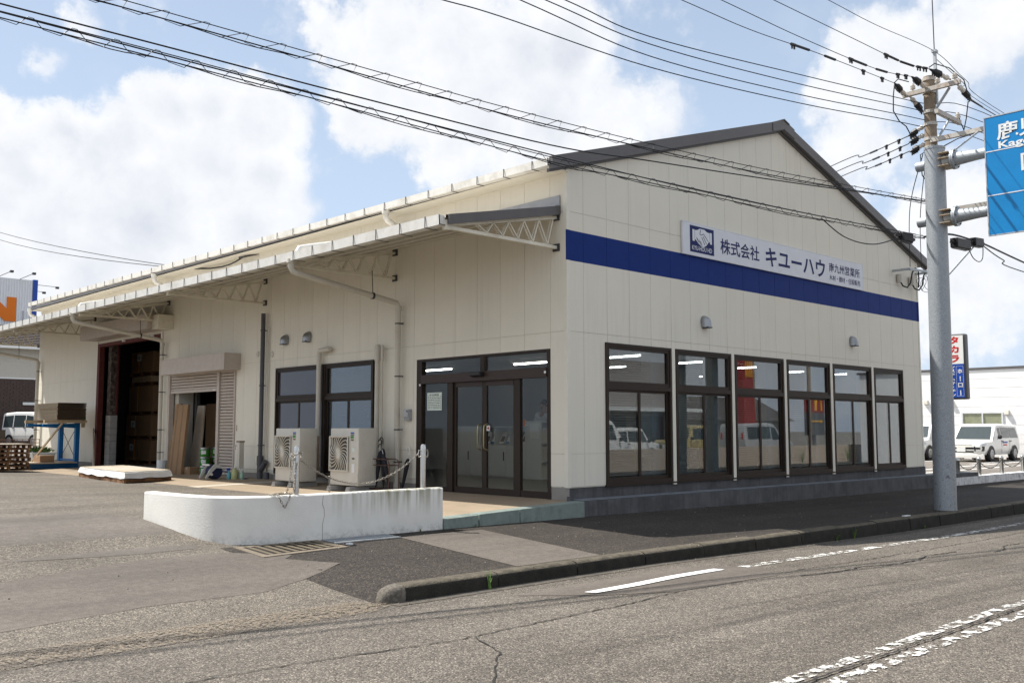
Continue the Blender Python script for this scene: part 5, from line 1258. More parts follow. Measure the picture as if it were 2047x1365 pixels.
# ------------------------------------------------------------------ drains and small street things
dg_ = thing('drain_grating', 'bar grating in a pale concrete frame at the foot of the parapet', 'drain', (-5.2, -.6, .2)); dg_['kind'] = 'thing'
zd = lambda x, y: z_ground(x, y) + .006
q = MB()
for a, b, c, d in ((-5.78, -4.70, -.98, -.90), (-5.78, -4.70, -.36, -.30), (-5.78, -5.70, -.90, -.36), (-4.78, -4.70, -.90, -.36)):
    q.hexa([(a, c, 0), (b, c, 0), (b, d, 0), (a, d, 0), (a, c, zd(a, c) + .006), (b, c, zd(b, c) + .006), (b, d, zd(b, d) + .006), (a, d, zd(a, d) + .006)])
q.build('concrete_frame', mat('pale_drain_frame', (.17, .14, .105), .9, var=.15), dg_)
q = MB(); q.face([(-5.70, -.90, zd(-5.7, -.9) - .001), (-4.78, -.90, zd(-4.78, -.9) - .001), (-4.78, -.36, zd(-4.78, -.36) - .001), (-5.70, -.36, zd(-5.7, -.36) - .001)]); q.build('drain_pit', M_crack, dg_)
for i in range(9):
    x = -5.66 + i * .105; q = MB(); q.hexa([(x, -.90, zd(x, -.9)), (x + .05, -.90, zd(x, -.9)), (x + .05, -.36, zd(x, -.36)), (x, -.36, zd(x, -.36)), (x, -.90, zd(x, -.9) + .008), (x + .05, -.90, zd(x, -.9) + .008), (x + .05, -.36, zd(x, -.36) + .008), (x, -.36, zd(x, -.36) + .008)])
    q.build('grating_bar', mat('tan_rusty_bar', (.115, .092, .06), .7), dg_)
gg = thing('steel_grating', 'galvanised steel grating along the front of the parapet', 'drain', (-4.2, -.55, .2))
for i in range(26):
    x = -4.66 + i * .036; q = MB(); q.hexa([(x, -.68, zd(x, -.68)), (x + .014, -.68, zd(x, -.68)), (x + .014, -.36, zd(x, -.36)), (x, -.36, zd(x, -.36)), (x, -.68, zd(x, -.68) + .012), (x + .014, -.68, zd(x, -.68) + .012), (x + .014, -.36, zd(x, -.36) + .012), (x, -.36, zd(x, -.36) + .012)])
    q.build('grating_bar', M_galv, gg)
for y in (-.68, -.52, -.37):
    q = MB(); q.bar((-4.68, y, zd(-4.68, y) + .008), (-3.74, y, zd(-3.74, y) + .008), .012, .012); q.build('cross_bar', M_galv, gg)
def weed(x, y, z, n, h, seed, label, m=M_leaf):
    rr = random.Random(seed); q = MB()
    for i in range(n):
        a = rr.uniform(0, 6.28); L = h * rr.uniform(.6, 1.1); b = rr.uniform(.15, .6); w = .006
        prev = None
        for j in range(5):
            f = j / 4; r_ = b * L * f ** 1.6; p = Vector((x + rr.uniform(-.01, .01) + math.cos(a) * r_, y + math.sin(a) * r_, z + L * f * (1 - .25 * f * b)))
            s = Vector((-math.sin(a), math.cos(a), 0)) * w * (1.15 - f)
            if prev: q.face([prev[0], prev[1], p + s, p - s])
            prev = (p - s, p + s)
    tag(q.build('weed', m), label, 'weed', 'weeds in the gutter and along the wall')
weed(-4.62, -3.30, 0.0, 5, .20, 1, 'tuft of bright grass in the gutter near the rounded kerb end')
weed(2.75, -3.29, -.09, 9, .20, 2, 'taller grass tuft at the shaded kerb, on the right of a bushy weed')
weed(2.25, -3.28, -.09, 14, .14, 3, 'bushy green weed at the foot of the shaded kerb')
weed(5.2, -3.29, -.10, 12, .08, 9, 'low green weed at the kerb near the utility pole')
weed(-3.15, -.32, .225, 8, .05, 5, 'tiny weed at the foot of the parapet near its right end')
weed(-2.2, -.33, .22, 9, .05, 6, 'tiny weed under the cracked green step edge')
q = MB(); q.box(4.85, 5.05, -3.12, -3.06, z_kerb(5) + .004, z_kerb(5) + .018); tag(q.build('litter_packet', M_label), 'small flattened white packet on the kerb near the pole', 'litter')
q = MB(); q.box(-4.62, -4.56, -.86, -.80, zd(-4.6, -.83), zd(-4.6, -.83) + .02); tag(q.build('white_chip', M_label), 'small white chip lying beside the bar grating', 'litter')
rr = random.Random(31); q = MB()
for i in range(260):
    x = rr.uniform(-12, 8); y = rr.choice((rr.uniform(-3.45, -3.28), rr.uniform(-2.9, -.6), rr.uniform(-3.5, -3.0))); s = rr.uniform(.004, .013); z = z_ground(x, y) + .002
    q.hexa([(x - s, y - s, z), (x + s, y - s * .6, z), (x + s * .8, y + s, z), (x - s * .7, y + s * .9, z), (x - s * .5, y - s * .5, z + s), (x + s * .5, y - s * .3, z + s * .9), (x + s * .4, y + s * .5, z + s), (x - s * .4, y + s * .4, z + s * .8)])
stuff(q.build('loose_grit', mat('grit_stone', (.22, .19, .155), .9, var=.4, scale=30)))

# ------------------------------------------------------------------ sign pole, road sign, utility pole and its wires
sp = thing('road_sign_gantry', 'thick galvanised post on the kerb with two arms carrying a blue road sign', 'sign post', (6.82, -2.97, .1))
SX = lambda z: 6.82 + .16 * (z - .1) / 6.75
q = MB(); q.tube([(SX(z), -2.97, z) for z in (-.1, 1.5, 3, 4.5, 6.0, 6.84)], [.195, .193, .19, .187, .184, .182], 28); q.lathe([(.19, 6.80), (.19, 6.84), (.05, 6.87)], (6.98, -2.97, 0), 24)
def pole_material():
    m, nt, b = principled('scuffed_galvanised_post'); L = nt.links.new
    geo = N(nt, 'ShaderNodeNewGeometry'); pos = geo.outputs['Position']; sep = N(nt, 'ShaderNodeSeparateXYZ'); L(pos, sep.inputs[0])
    vo = N(nt, 'ShaderNodeTexVoronoi', i_Scale=70.0); L(pos, vo.inputs['Vector'])
    sc = N(nt, 'ShaderNodeSeparateColor'); L(vo.outputs['Color'], sc.inputs[0])
    c = ramp(nt, sc.outputs[0], [(0, (.24, .265, .29)), (1, (.34, .365, .39))])
    mp = N(nt, 'ShaderNodeMapping'); mp.inputs['Scale'].default_value = (7, 7, 10); L(pos, mp.inputs['Vector'])
    n = N(nt, 'ShaderNodeTexNoise', i_Scale=1.0, i_Detail=7.0, i_Roughness=.7); L(mp.outputs[0], n.inputs['Vector'])
    low = ramp(nt, mth(nt, 'MULTIPLY', sep.outputs['Z'], .25), [(.02, 1.0), (.30, .8), (.42, 0.0)])
    f = mth(nt, 'MULTIPLY', ramp(nt, n.outputs['Fac'], [(.60, 0.0), (.66, 1.0)]), low)
    c = mixc(nt, f, c, (.10, .105, .12)); L(c, b.inputs['Base Color'])
    b.inputs['Roughness'].default_value = .5; b.inputs['Metallic'].default_value = .3; return m
M_post = pole_material()
q.build('post', M_post, sp, smooth=40)
for z in (6.55, 5.47):
    X = SX(z)
    q = MB(); q.tube([(X, -2.97 + .17, z - .02), (X, -2.97 + .34, z - .02)], .095, 16); q.build('stub', M_galv, sp, smooth=40)
    q = MB(); q.tube([(X, -3.14, z), (X, -3.30, z)], .12, 16); q.tube([(X, -3.36, z), (X, -3.75, z), (X, -6.9, z + .03)], [.13, .10, .095], 16); q.build('arm', M_galv, sp, smooth=40)
    for y in (-3.30, -3.335):
        q = MB(); q.lathe([(.19, y), (.19, y - .03)], (X, 0, z), 20, 'y'); q.build('flange', M_galv, sp, smooth=40)
    for dz in (-.12, .02, .12):
        q = MB(); q.box(X - .20, X + .20, -3.29, -3.10, z + dz - .007, z + dz + .007); q.build('gusset', mat('rust_edged_gusset', (.40, .33, .24), .6, dirt=(.30, .15, .06), dscale=9), sp)
    for a in range(6):
        an = a * math.pi / 3; q = MB(); q.tube([(X + .16 * math.cos(an), -3.285, z + .16 * math.sin(an)), (X + .16 * math.cos(an), -3.385, z + .16 * math.sin(an))], .012, 6); q.build('bolt', M_steel, sp)
bsn = thing('road_sign', 'large blue road sign with white lettering cut by the right edge of the picture', 'road sign', (6.83, -5.2, 6.0))
QX = 6.83; VY = (0, -1, 0)
q = MB(); q.box(QX - .02, QX, -7.1, -3.95, 5.0, 7.13); q.build('panel', M_signblue, bsn)
q = MB(); q.box(QX - .026, QX + .01, -7.1, -3.95, 7.13, 7.15); q.box(QX - .026, QX + .01, -7.1, -3.95, 4.98, 5.0); q.box(QX - .026, QX + .01, -3.95, -3.93, 4.98, 7.15); q.box(QX - .026, QX + .01, -7.12, -7.1, 4.98, 7.15); q.build('edge_frame', M_galv, bsn)
for z in (6.50, 5.70):
    q = MB(); q.box(QX - .0245, QX - .02, -7.1, -3.95, z, z + .018); q.build('panel_joint', M_signw, bsn)
M_refl = mat('sign_lettering_white', (.72, .74, .74), .4)
text('lettering', '鹿児島', (QX - .027, -4.15, 6.68), VY, UZ, 1.10, .32, M_refl, bsn, .02)
text('lettering', 'Kagoshima', (QX - .027, -4.17, 6.49), VY, UZ, 1.20, .17, M_refl, bsn, .025)
text('lettering', '国分', (QX - .027, -4.53, 6.06), VY, UZ, .70, .32, M_refl, bsn, .02)
for y in (-4.6, -6.2):
    q = MB(); q.box(QX + .0, QX + .05, y - .03, y + .03, 5.1, 7.05); q.build('back_rail', M_galv, bsn)

up = thing('utility_pole', 'brown concrete utility pole with crossarms and insulators behind the sign post', 'utility pole', (7.68, -2.6, .1))
UX = lambda z: 7.68 + .07 * z / 8.5
q = MB(); q.tube([(UX(z), -2.6, z) for z in (-.2, 3, 6, 8.52)], [.155, .145, .125, .105], 20); q.build('shaft', M_ucon, up, smooth=40)
q = MB(); q.box(7.77, 7.83, -2.74, -2.69, 7.95, 9.05); q.box(7.74, 7.86, -2.76, -2.67, 9.0, 9.05); q.build('peak_bracket', M_galv, up)
M_armp = mat('rusty_crossarm', (.46, .44, .40), .55, metal=.2, dirt=(.26, .12, .05), dscale=7)
for a, b in (((7.55, -2.16, 8.2), (7.55, -3.28, 8.2)), ((7.60, -2.78, 7.75), (8.68, -2.80, 7.75)), ((7.66, -2.63, 7.2), (7.62, -4.2, 7.2)), ((7.60, -3.07, 5.75), (7.6, -3.75, 5.75))):
    q = MB(); q.bar(a, b, .075, .085); q.build('crossarm', M_armp, up)
for a, b in (((7.62, -3.05, 8.16), (7.70, -2.68, 7.75)), ((8.2, -2.79, 7.72), (7.86, -2.63, 7.2)), ((7.62, -3.55, 7.17), (7.1, -3.2, 6.7)), ((8.9, -2.9, 5.25), (8.0, -2.7, 4.55))):
    q = MB(); q.bar(a, b, .045, .03); q.build('brace', M_galv, up)
for z in (8.46, 8.2, 7.8, 7.55, 7.25, 7.08, 5.75, 5.15):
    q = MB(); q.lathe([(.128, z - .03), (.128, z + .03)], (UX(z), -2.6, 0), 16); q.build('pole_band', M_armp, up)
def pin(x, y, z, h=.16):
    q = MB(); q.lathe([(.012, 0), (.02, .04), (.05, .045), (.055, .07), (.035, .08), (.048, .09), (.05, .11), (.03, .12), (.03, h - .01), (.015, h)], (x, y, z), 12); q.build('pin_insulator', M_insul, up, smooth=50)
pin(7.55, -2.36, 8.24); pin(7.55, -2.85, 8.24); pin(7.55, -3.18, 8.24); pin(8.6, -2.8, 7.79)
def strain(a, b, name='strain_insulator'):
    a, b = Vector(a), Vector(b); d = b - a; q = MB()
    q.tube([a + d * f for f in (0, .1, .15, .25, .3, .4, .45)], [.02, .02, .05, .05, .035, .05, .03], 10); i_ = q.build(name, M_insul, up, smooth=50)
    q = MB(); q.tube([a + d * f for f in (.45, .5, .75, .8, 1.0)], [.04, .065, .06, .035, .012], 9)
    for k in range(4):
        p = a + d * (.55 + .1 * k); q.box(p.x - .012, p.x + .012, p.y - .012, p.y + .012, p.z - .09, p.z)
    q.build('black_cover', M_blackp, i_)
strain((7.55, -2.20, 8.2), (7.05, -2.22, 8.32)); strain((7.55, -2.62, 8.25), (7.05, -2.56, 8.36)); strain((7.55, -3.10, 8.28), (7.06, -2.90, 8.42))
strain((7.55, -2.30, 8.15), (8.1, -2.32, 7.95)); strain((7.56, -3.22, 8.15), (8.1, -3.26, 7.98))
strain((7.72, -2.5, 7.55), (7.62, -2.2, 7.38)); strain((7.74, -2.5, 7.38), (7.64, -2.2, 7.25)); strain((7.76, -2.5, 7.20), (7.66, -2.2, 7.06))
for p in ([(7.05, -2.22, 8.3), (6.98, -2.22, 8.05), (7.0, -2.2, 7.75), (7.25, -2.2, 7.6), (7.5, -2.22, 7.55), (7.62, -2.25, 7.40)], [(7.05, -2.22, 8.33), (7.15, -2.25, 8.42), (7.4, -2.35, 8.40)], [(7.06, -2.9, 8.45), (7.2, -2.95, 8.55), (7.5, -3.1, 8.5), (7.8, -3.25, 8.3), (7.95, -3.26, 8.05)], [(8.1, -3.2, 7.95), (8.5, -3.0, 7.75), (8.75, -2.85, 7.6), (8.7, -2.8, 7.8), (8.6, -2.8, 7.95)],
          [(7.62, -3.5, 7.15), (7.5, -3.2, 7.08), (7.6, -2.9, 7.02), (7.7, -2.7, 6.95)], [(7.66, -2.72, 7.1), (7.45, -2.5, 6.9), (7.5, -2.5, 6.5), (7.6, -2.6, 6.3)]):
    q = MB(); q.tube(p, .011, 6); q.build('jumper_cable', M_wire, up, smooth=60)
q = MB(); q.tube([(7.80, -2.71, 9.05), (7.80, -2.71, 12.5)], .010, 6); q.build('lightning_rod', M_steel, up)
def wire(name, pts, r, label, m=M_wire, grp='overhead wires', extras=()):
    P = [Vector(p) for p in pts]; out = []
    for i in range(len(P) - 1):                               # smooth through the points
        p0, p1, p2, p3 = P[max(i - 1, 0)], P[i], P[i + 1], P[min(i + 2, len(P) - 1)]
        for k in range(8):
            t = k / 8; out.append(.5 * ((2 * p1) + (p2 - p0) * t + (2 * p0 - 5 * p1 + 4 * p2 - p3) * t * t + (3 * p1 - p0 - 3 * p2 + p3) * t ** 3))
    out.append(P[-1]); q = MB(); q.tube(out, r, 6); o = q.build(name, m, smooth=60); tag(o, label, 'cable', grp)
    for f, L in extras:
        i = int(f * (len(out) - 1)); p = out[i]; d = (out[min(i + 1, len(out) - 1)] - out[max(i - 1, 0)]).normalized(); q = MB()
        if L > .2: q.tube([p - d * L / 2, p + d * L / 2], .022, 7); nm = 'line_sleeve'
        else:
            q.tube([p - d * L / 2, p + d * L / 2], .028, 6); nm = 'line_spacer'
            for k in (-1, 1): c = p + d * (k * L * .3); q.box(c.x - .012, c.x + .012, c.y - .012, c.y + .012, c.z - .075, c.z)
        q.build(nm, M_blackp, o)
    return out
def ext(p, q, f=3.0): p, q = Vector(p), Vector(q); return tuple(p + (p - q) * f)
def go(pts, f=2.2): return [ext(pts[0], pts[1], f)] + pts
hv = [[(.039, -2.168, 7.85), (1.812, -2.297, 7.84), (3.779, -2.418, 7.95), (7.05, -2.22, 8.32)], [(.956, -2.237, 8.121), (3.195, -2.384, 8.091), (5.624, -2.514, 8.155), (7.05, -2.56, 8.36)], [(2.165, -2.411, 8.449), (4.601, -2.562, 8.443), (6.4, -2.68, 8.44), (7.06, -2.9, 8.42)]]
for p, w in zip(hv, ('lowest', 'middle', 'uppermost')): wire('power_line', go(p, 3), .0068, f'{w} of the three thin lines with black sleeves meeting the top crossarm of the pole', M_wire, 'overhead wires', ((.66, .11), (.70, .45), (.80, .4), (.90, .1), (.94, .1)))
wire('ground_wire', go([(3.758, -2.512, 8.924), (5.487, -2.608, 8.922), (7.80, -2.71, 9.03)], 3) + [(9.2, -2.75, 8.8), (11.6, -2.8, 8.52), (30, -2.9, 8.6)], .006, 'highest thin wire running to the tip of the utility pole')
lv = [[(-4.081, -1.705, 6.682), (-3.121, -1.811, 6.712), (-.425, -2.054, 6.701), (3.288, -2.297, 6.998), (7.60, -2.49, 7.50), (11.5, -2.7, 7.78), (30, -2.9, 8.2)], [(-2.884, -1.835, 7.021), (-.422, -2.054, 6.864), (3.296, -2.297, 7.147), (7.60, -2.49, 7.65), (11.5, -2.7, 7.95), (30, -2.9, 8.4)], [(-2.473, -1.876, 7.139), (-.418, -2.054, 7.043), (3.306, -2.297, 7.331), (7.60, -2.46, 7.84), (11.5, -2.7, 8.2), (30, -2.9, 8.6)], [(-2.13, -1.908, 7.237), (-.416, -2.054, 7.155), (3.315, -2.297, 7.498), (7.60, -2.45, 8.0), (11.5, -2.7, 8.42), (30, -2.9, 8.7)]]
for p, w in zip(lv, ('lowest', 'second lowest', 'second highest', 'highest')): wire('power_line', go(p), .0085, f'{w} of the four dark blue wires sagging across the sky past the pole', M_bwire)
for k, (x, z) in enumerate(((12.24, 8.46), (12.50, 8.36), (12.74, 8.27))):
    b = (7.62 + .02 * k, -2.2, 7.38 - k * .15); wire('power_line', [b, (lerp(b[0], x, .5), -.1, lerp(b[2], z, .5) - .05), (x, 2.0, z), (22, 14, 9.6 - .2 * k), (30, 30, 9.4)], .011, ('upper', 'middle', 'lower')[k] + ' of the three wires vanishing behind the gable roof toward the back', M_wire, 'overhead wires', ((.08, .12), (.13, .1), (.2, .5)))
for p, w in (([(7.80, -2.71, 8.9), (9.2, -2.7, 8.75), (11.3, -2.65, 8.58), (30, -2.6, 8.7)], 'thin'), ([(8.1, -3.26, 7.98), (9.4, -3.0, 8.2), (11.3, -2.65, 8.5), (30, -2.6, 8.6)], 'thick')): wire('power_line', p, .010 if w == 'thick' else .006, f'{w} wire running from the pole toward the right behind the blue sign')
def lashed(name, top, bot, label, pitch=.42, r=.008):
    a = wire(name, top, .006, label, M_wire, 'lashed communication cables')
    o = bpy.data.objects[-1] if False else [x for x in COL.objects if x.name.startswith(name)][-1]
    P = [Vector(p) for p in bot]; out = []
    for i in range(len(P) - 1):
        p0, p1, p2, p3 = P[max(i - 1, 0)], P[i], P[i + 1], P[min(i + 2, len(P) - 1)]
        for k in range(8):
            t = k / 8; out.append(.5 * ((2 * p1) + (p2 - p0) * t + (2 * p0 - 5 * p1 + 4 * p2 - p3) * t * t + (3 * p1 - p0 - 3 * p2 + p3) * t ** 3))
    out.append(P[-1]); q = MB(); q.tube(out, r, 6); q.build('cable', M_wire, o, smooth=60)
    q = MB(); q.tube([p + Vector((0, .01, -.012 + .018 * math.sin(i * .9))) for i, p in enumerate(out)], .006, 4); q.build('drop_wire', M_wire, o)
    # spiral hanger
    def at(L, s):
        d = 0
        for u, v in zip(L, L[1:]):
            e = (v - u).length
            if d + e >= s: return u.lerp(v, (s - d) / max(e, 1e-6))
            d += e
        return L[-1]
    tot = sum((v - u).length for u, v in zip(a, a[1:])); s = 0; path = []
    while s < tot:
        t_, b_ = at(a, s), at(out, min(s + .04, tot))
        path += [t_ + Vector((0, 0, .014)), at(a, s + .05) + Vector((0, 0, .012)), at(out, s + .14) + Vector((0, 0, -.012)), at(out, s + .30) + Vector((0, 0, -.03))]; s += pitch
    q = MB(); q.tube(path, .0042, 4, caps=False); stuff(q.build('spiral_hanger', M_wire, o))
lashed('lashed_cable', go([(-7.374, -.618, 5.985), (-4.95, -1.227, 5.771), (-2.947, -1.624, 5.645), (-.407, -2.022, 5.593), (2.483, -2.366, 5.652), (7.3, -2.72, 5.93)], 2.0), go([(-7.374, -.618, 5.905), (-5.302, -1.148, 5.715), (-2.946, -1.624, 5.554), (-.409, -2.022, 5.52), (2.479, -2.366, 5.577), (7.3, -2.72, 5.88)], 2.4), 'upper lashed communication cable with zigzag hanger crossing in front of the roof')
lashed('lashed_cable', go([(-8.41, -.3, 5.64), (-6.834, -.764, 5.483), (-4.941, -1.227, 5.308), (-2.174, -1.757, 5.108), (-.418, -2.022, 5.083), (2.977, -2.419, 5.077), (6.9, -2.75, 5.171)], 3), go([(-8.408, -.3, 5.575), (-6.832, -.764, 5.412), (-4.94, -1.227, 5.246), (-2.175, -1.757, 5.048), (-.419, -2.022, 5.025), (2.974, -2.419, 5.018), (6.9, -2.75, 5.14)], 3), 'lower lashed communication cable with zigzag hanger crossing in front of the blue band', .40, .007)
wire('thick_cable', go([(-8.414, -.3, 5.715), (-6.837, -.764, 5.558), (-4.943, -1.227, 5.402), (-2.174, -1.757, 5.269), (-.412, -2.022, 5.344), (3.001, -2.419, 5.546), (7.3, -2.72, 5.909)], 3), .0095, 'single thick black cable between the two lashed cables')
wire('thick_cable', go([(-8.41, -.305, 5.63), (-4.941, -1.23, 5.30), (-.418, -2.03, 5.075), (2.977, -2.43, 5.068), (6.5, -2.76, 5.15)], 1), .0085, 'thickest black cable bundled along the lower lashed cable')
def closure(a, b, label, r=.075):
    a, b = Vector(a), Vector(b); t = thing('cable_closure', label, 'cable box', a, 0, 'black cable closures')
    q = MB(); q.bar(a, b, r * 1.7, r * 2.1); q.build('case', M_blackp, t, bevel=.02)
    d = (b - a).normalized()
    for s, p in ((-1, a), (1, b)): q = MB(); q.tube([p, p + d * s * .12], .03, 8); q.build('gland', M_blackp, t)
    q = MB(); q.bar(a + Vector((0, 0, -r * 1.12)), b + Vector((0, 0, -r * 1.12)), r * 1.1, .02); q.build('clasp', M_steel, t)
closure((5.95, -2.72, 5.05), (6.30, -2.75, 5.04), 'black cable closure hanging in front of the right roof slope')
closure((7.75, -2.95, 5.14), (8.35, -2.97, 5.16), 'large black cable closure just right of the sign post', .09)
closure((8.62, -2.97, 5.27), (9.05, -2.97, 5.30), 'black cable closure further right of the sign post', .08)
wire('thick_cable', [(6.9, -2.75, 5.16), (7.7, -2.9, 5.3), (8.7, -2.97, 5.30), (9.28, -2.97, 5.30), (11.44, -2.97, 5.19), (16, -2.97, 5.0), (30, -2.97, 5.4)], .020, 'bundled cable leaving the closures toward the right under the blue sign')
wire('thin_cable', [(9.2, -2.97, 5.25), (10.2, -2.97, 5.10), (12.2, -2.97, 4.98), (30, -2.97, 5.2)], .012, 'thin second cable under the bundled cable on the right')
wire('thin_cable', [(8.4, -2.97, 5.12), (8.6, -2.97, 4.95), (8.9, -2.97, 4.9), (9.1, -2.97, 5.0), (9.15, -2.97, 5.25)], .009, 'drooping loop of cable below the right cable closures')
wire('thin_cable', [(3.6, -2.45, 5.06), (4.3, -2.5, 4.83), (5.1, -2.6, 4.80), (5.9, -2.7, 5.0), (6.5, -2.75, 5.12)], .010, 'drooping loop of cable below the left cable closure')
wire('drop_wire', [(7.35, -2.6, 6.9), (6.0, -1.9, 5.9), (4.2, -1.0, 6.2), (3.9, -.25, 6.6)], .003, 'faint grey wire crossing the upper gable') if False else None
for k, p in enumerate(([(7.45, -2.55, 6.9), (9.4, -1.4, 6.35), (11.47, -.44, 5.42)], [(7.55, -2.55, 6.75), (9.9, -1.4, 6.2), (12.1, -.44, 5.46)])): wire('service_drop', p, .009, ('left' if k == 0 else 'right') + ' bluish service wire dropping from the pole to the gable bracket', M_bwire)
for k, z in enumerate((9.17, 8.88)): wire('service_drop', [(-.12, 10.2, 5.66 - .02 * k), (-.14, 14, 5.85 - .04 * k), (-.15, 30, z), (-.3, 46, 13.5)], .011, ('upper' if k == 0 else 'lower') + ' wire running from the long wall bracket out over the far left', M_wire)
t = thing('wall_wire_bracket', 'dark wire bracket with small pale caps on the upper long wall', 'bracket', (-.1, 10.2, 5.55))
q = MB(); q.bar((-.02, 9.9, 5.66), (-.25, 10.4, 5.60), .03, .04); q.build('arm', M_steel, t)
for y in (10.2, 10.45):
    q = MB(); q.lathe([(.05, 5.36), (.055, 5.44), (.03, 5.48)], (-.06, y, 0), 10); q.build('cap', M_pipe, t)

# ------------------------------------------------------------------ cars
def car(name, label, loc, rz, L, W, H, body, kind='wagon', grp=None, plate=True):
    t = thing(name, label, 'van' if kind in ('van', 'minivan') else 'car', loc, rz, grp)
    h = W / 2
    ST = {'wagon': [(-.5, .30, .46, .60, .80), (-.485, .20, .56, .78, .90), (-.44, .18, .58, .97, .97), (.0, .18, .58, 1.0, 1.0), (.10, .18, .58, .985, 1.0), (.235, .18, .53, .545, 1.0), (.42, .19, .505, .52, .985), (.478, .20, .485, .50, .95), (.494, .20, .47, .48, .90), (.5, .24, .42, .455, .86)],
          'van': [(-.5, .2, .5, .90, .93), (-.48, .15, .5, .97, .98), (-.2, .15, .5, 1.0, 1.0), (.2, .15, .5, .995, 1.0), (.27, .15, .5, .96, 1.0), (.40, .15, .49, .52, 1.0), (.485, .16, .42, .44, .96), (.5, .22, .36, .38, .9)],
          'minivan': [(-.5, .2, .5, .85, .92), (-.48, .15, .5, .97, .98), (0, .15, .5, 1.0, 1.0), (.12, .15, .5, .97, 1.0), (.29, .15, .5, .53, 1.0), (.43, .16, .46, .48, .97), (.49, .18, .40, .42, .9), (.5, .24, .36, .37, .85)],
          'boxy': [(-.5, .22, .56, .95, .95), (-.49, .2, .56, .985, .97), (.1, .2, .56, 1.0, 1.0), (.17, .2, .56, .985, 1.0), (.22, .2, .56, .60, 1.0), (.47, .2, .55, .58, .98), (.49, .22, .52, .54, .95), (.5, .28, .5, .52, .9)],
          'mini': [(-.5, .25, .5, .80, .9), (-.48, .18, .54, .95, .96), (-.1, .18, .54, 1.0, 1.0), (.14, .18, .54, .98, 1.0), (.27, .18, .56, .59, .98), (.42, .19, .53, .55, .97), (.478, .2, .51, .52, .93), (.494, .2, .48, .49, .88), (.5, .25, .42, .45, .83)]}[kind]
    def sec(f, zb, zbelt, zr, w):
        x = f * L; zb, zl, zr = zb * H, zbelt * H, zr * H; tall = zr - zl > .12 * H; hw = h * w; wr = hw * (.80 if tall else .93); kk = .06 if tall else .01
        pts = [(hw * .90, zb), (hw, zb + .14 * H), (hw, (zb + zl) / 2), (hw * .985, zl), (wr + (.05 if tall else 0), zr - kk), (wr - .05, zr)]
        return [(x, -y, z) for y, z in pts] + [(x, y, z) for y, z in reversed(pts)]
    q = MB(); q.loft([sec(*s) for s in ST]); b = q.build('body', body, t, local=True, smooth=38)
    # glass: side windows and windscreens, a few millimetres proud of the cabin
    def side(f0, f1, g0, g1, s, nm='side_window'):
        def P(f, v):
            for a, c in zip(ST, ST[1:]):
                if a[0] <= f <= c[0]:
                    u = (f - a[0]) / (c[0] - a[0]); st = [lerp(a[i], c[i], u) for i in range(5)]; break
            zl, zr = st[2] * H, st[3] * H - .06; hw = h * st[4]; y = lerp(hw * .985, hw * .80 + .05, v) + .007
            return (f * L, s * y, lerp(zl, zr, v))
        q = MB(); q.face([P(f0, .10), P(f1, .10), P(g1, .86), P(g0, .86)]); q.build(nm, G_cark, t, local=True)
    SW = {'wagon': [(-.42, -.20, -.40, -.20), (-.185, .02, -.185, .02), (.035, .185, .035, .11)], 'van': [(-.46, -.22, -.45, -.22), (-.20, .08, -.20, .08), (.10, .30, .10, .26)], 'minivan': [(-.46, -.22, -.45, -.22), (-.20, .02, -.20, .02), (.04, .22, .04, .13)],
          'boxy': [(-.46, -.2, -.46, -.2), (-.16, .15, -.16, .14)], 'mini': [(-.42, -.2, -.40, -.2), (-.18, .02, -.18, .02), (.04, .22, .04, .14)]}[kind]
    for s in (-1, 1):
        for w_ in SW: side(*w_, s)
    cab = [i for i, (a, c) in enumerate(zip(ST, ST[1:])) if a[3] - a[2] > .25 and c[3] - c[2] < .2][0]
    a, c = ST[cab], ST[cab + 1]
    def F(u, v): 
        f = lerp(c[0], a[0], u); z = lerp(c[3], a[3], u) * H + .012; return (f * L + .012, v * h * lerp(.82, .70, u), z)
    q = MB(); q.face([F(.08, -1), F(.08, 1), F(.84, 1), F(.84, -1)]); q.build('windscreen', G_cark, t, local=True)
    # nose: lamps, bumper, grille, plate
    fr = .5 * L; zn = ST[-1][3] * H
    for s in (-1, 1):
        a0, a1 = zn - .035 * H, zn + .035 * H
        q = MB(); q.hexa([(fr - .06, s * h * .52, a0), (fr + .008, s * h * .52, a0), (fr - .075, s * h * .95, a0), (fr - .34, s * h * 1.005, a0 + .02), (fr - .10, s * h * .54, a1 - .01), (fr - .022, s * h * .54, a1 - .01), (fr - .11, s * h * .955, a1), (fr - .36, s * h * 1.0, a1 + .01)]); q.build('headlight', M_lampg, t, local=True, bevel=.01)
        if kind == 'wagon':
            b0, b1 = zn - .175 * H, zn - .045 * H
            q = MB(); q.hexa([(fr - .08, s * h * .60, b0), (fr + .016, s * h * .60, b0), (fr - .07, s * h * .95, b0), (fr - .20, s * h * .97, b0), (fr - .08, s * h * .58, b1), (fr + .014, s * h * .58, b1), (fr - .07, s * h * .95, b1), (fr - .22, s * h * .98, b1)]); q.build('lamp_panel', M_blackp, t, local=True, bevel=.01)
        q = MB(); q.lathe([(.0, -.05), (.085, -.03), (.09, .02), (.0, .05)], ((ST[cab][0] + .03) * L + .12, s * (h + .12), ST[cab][2] * H + .10), 10, 'x'); q.build('door_mirror', M_blackp, t, local=True, smooth=60)
        q = MB(); q.box(-.5 * L - .01, -.5 * L + .05, s * h * .70 - .05, s * h * .70 + .05, .55 * H, .72 * H); q.build('tail_lamp', M_red, t, local=True)
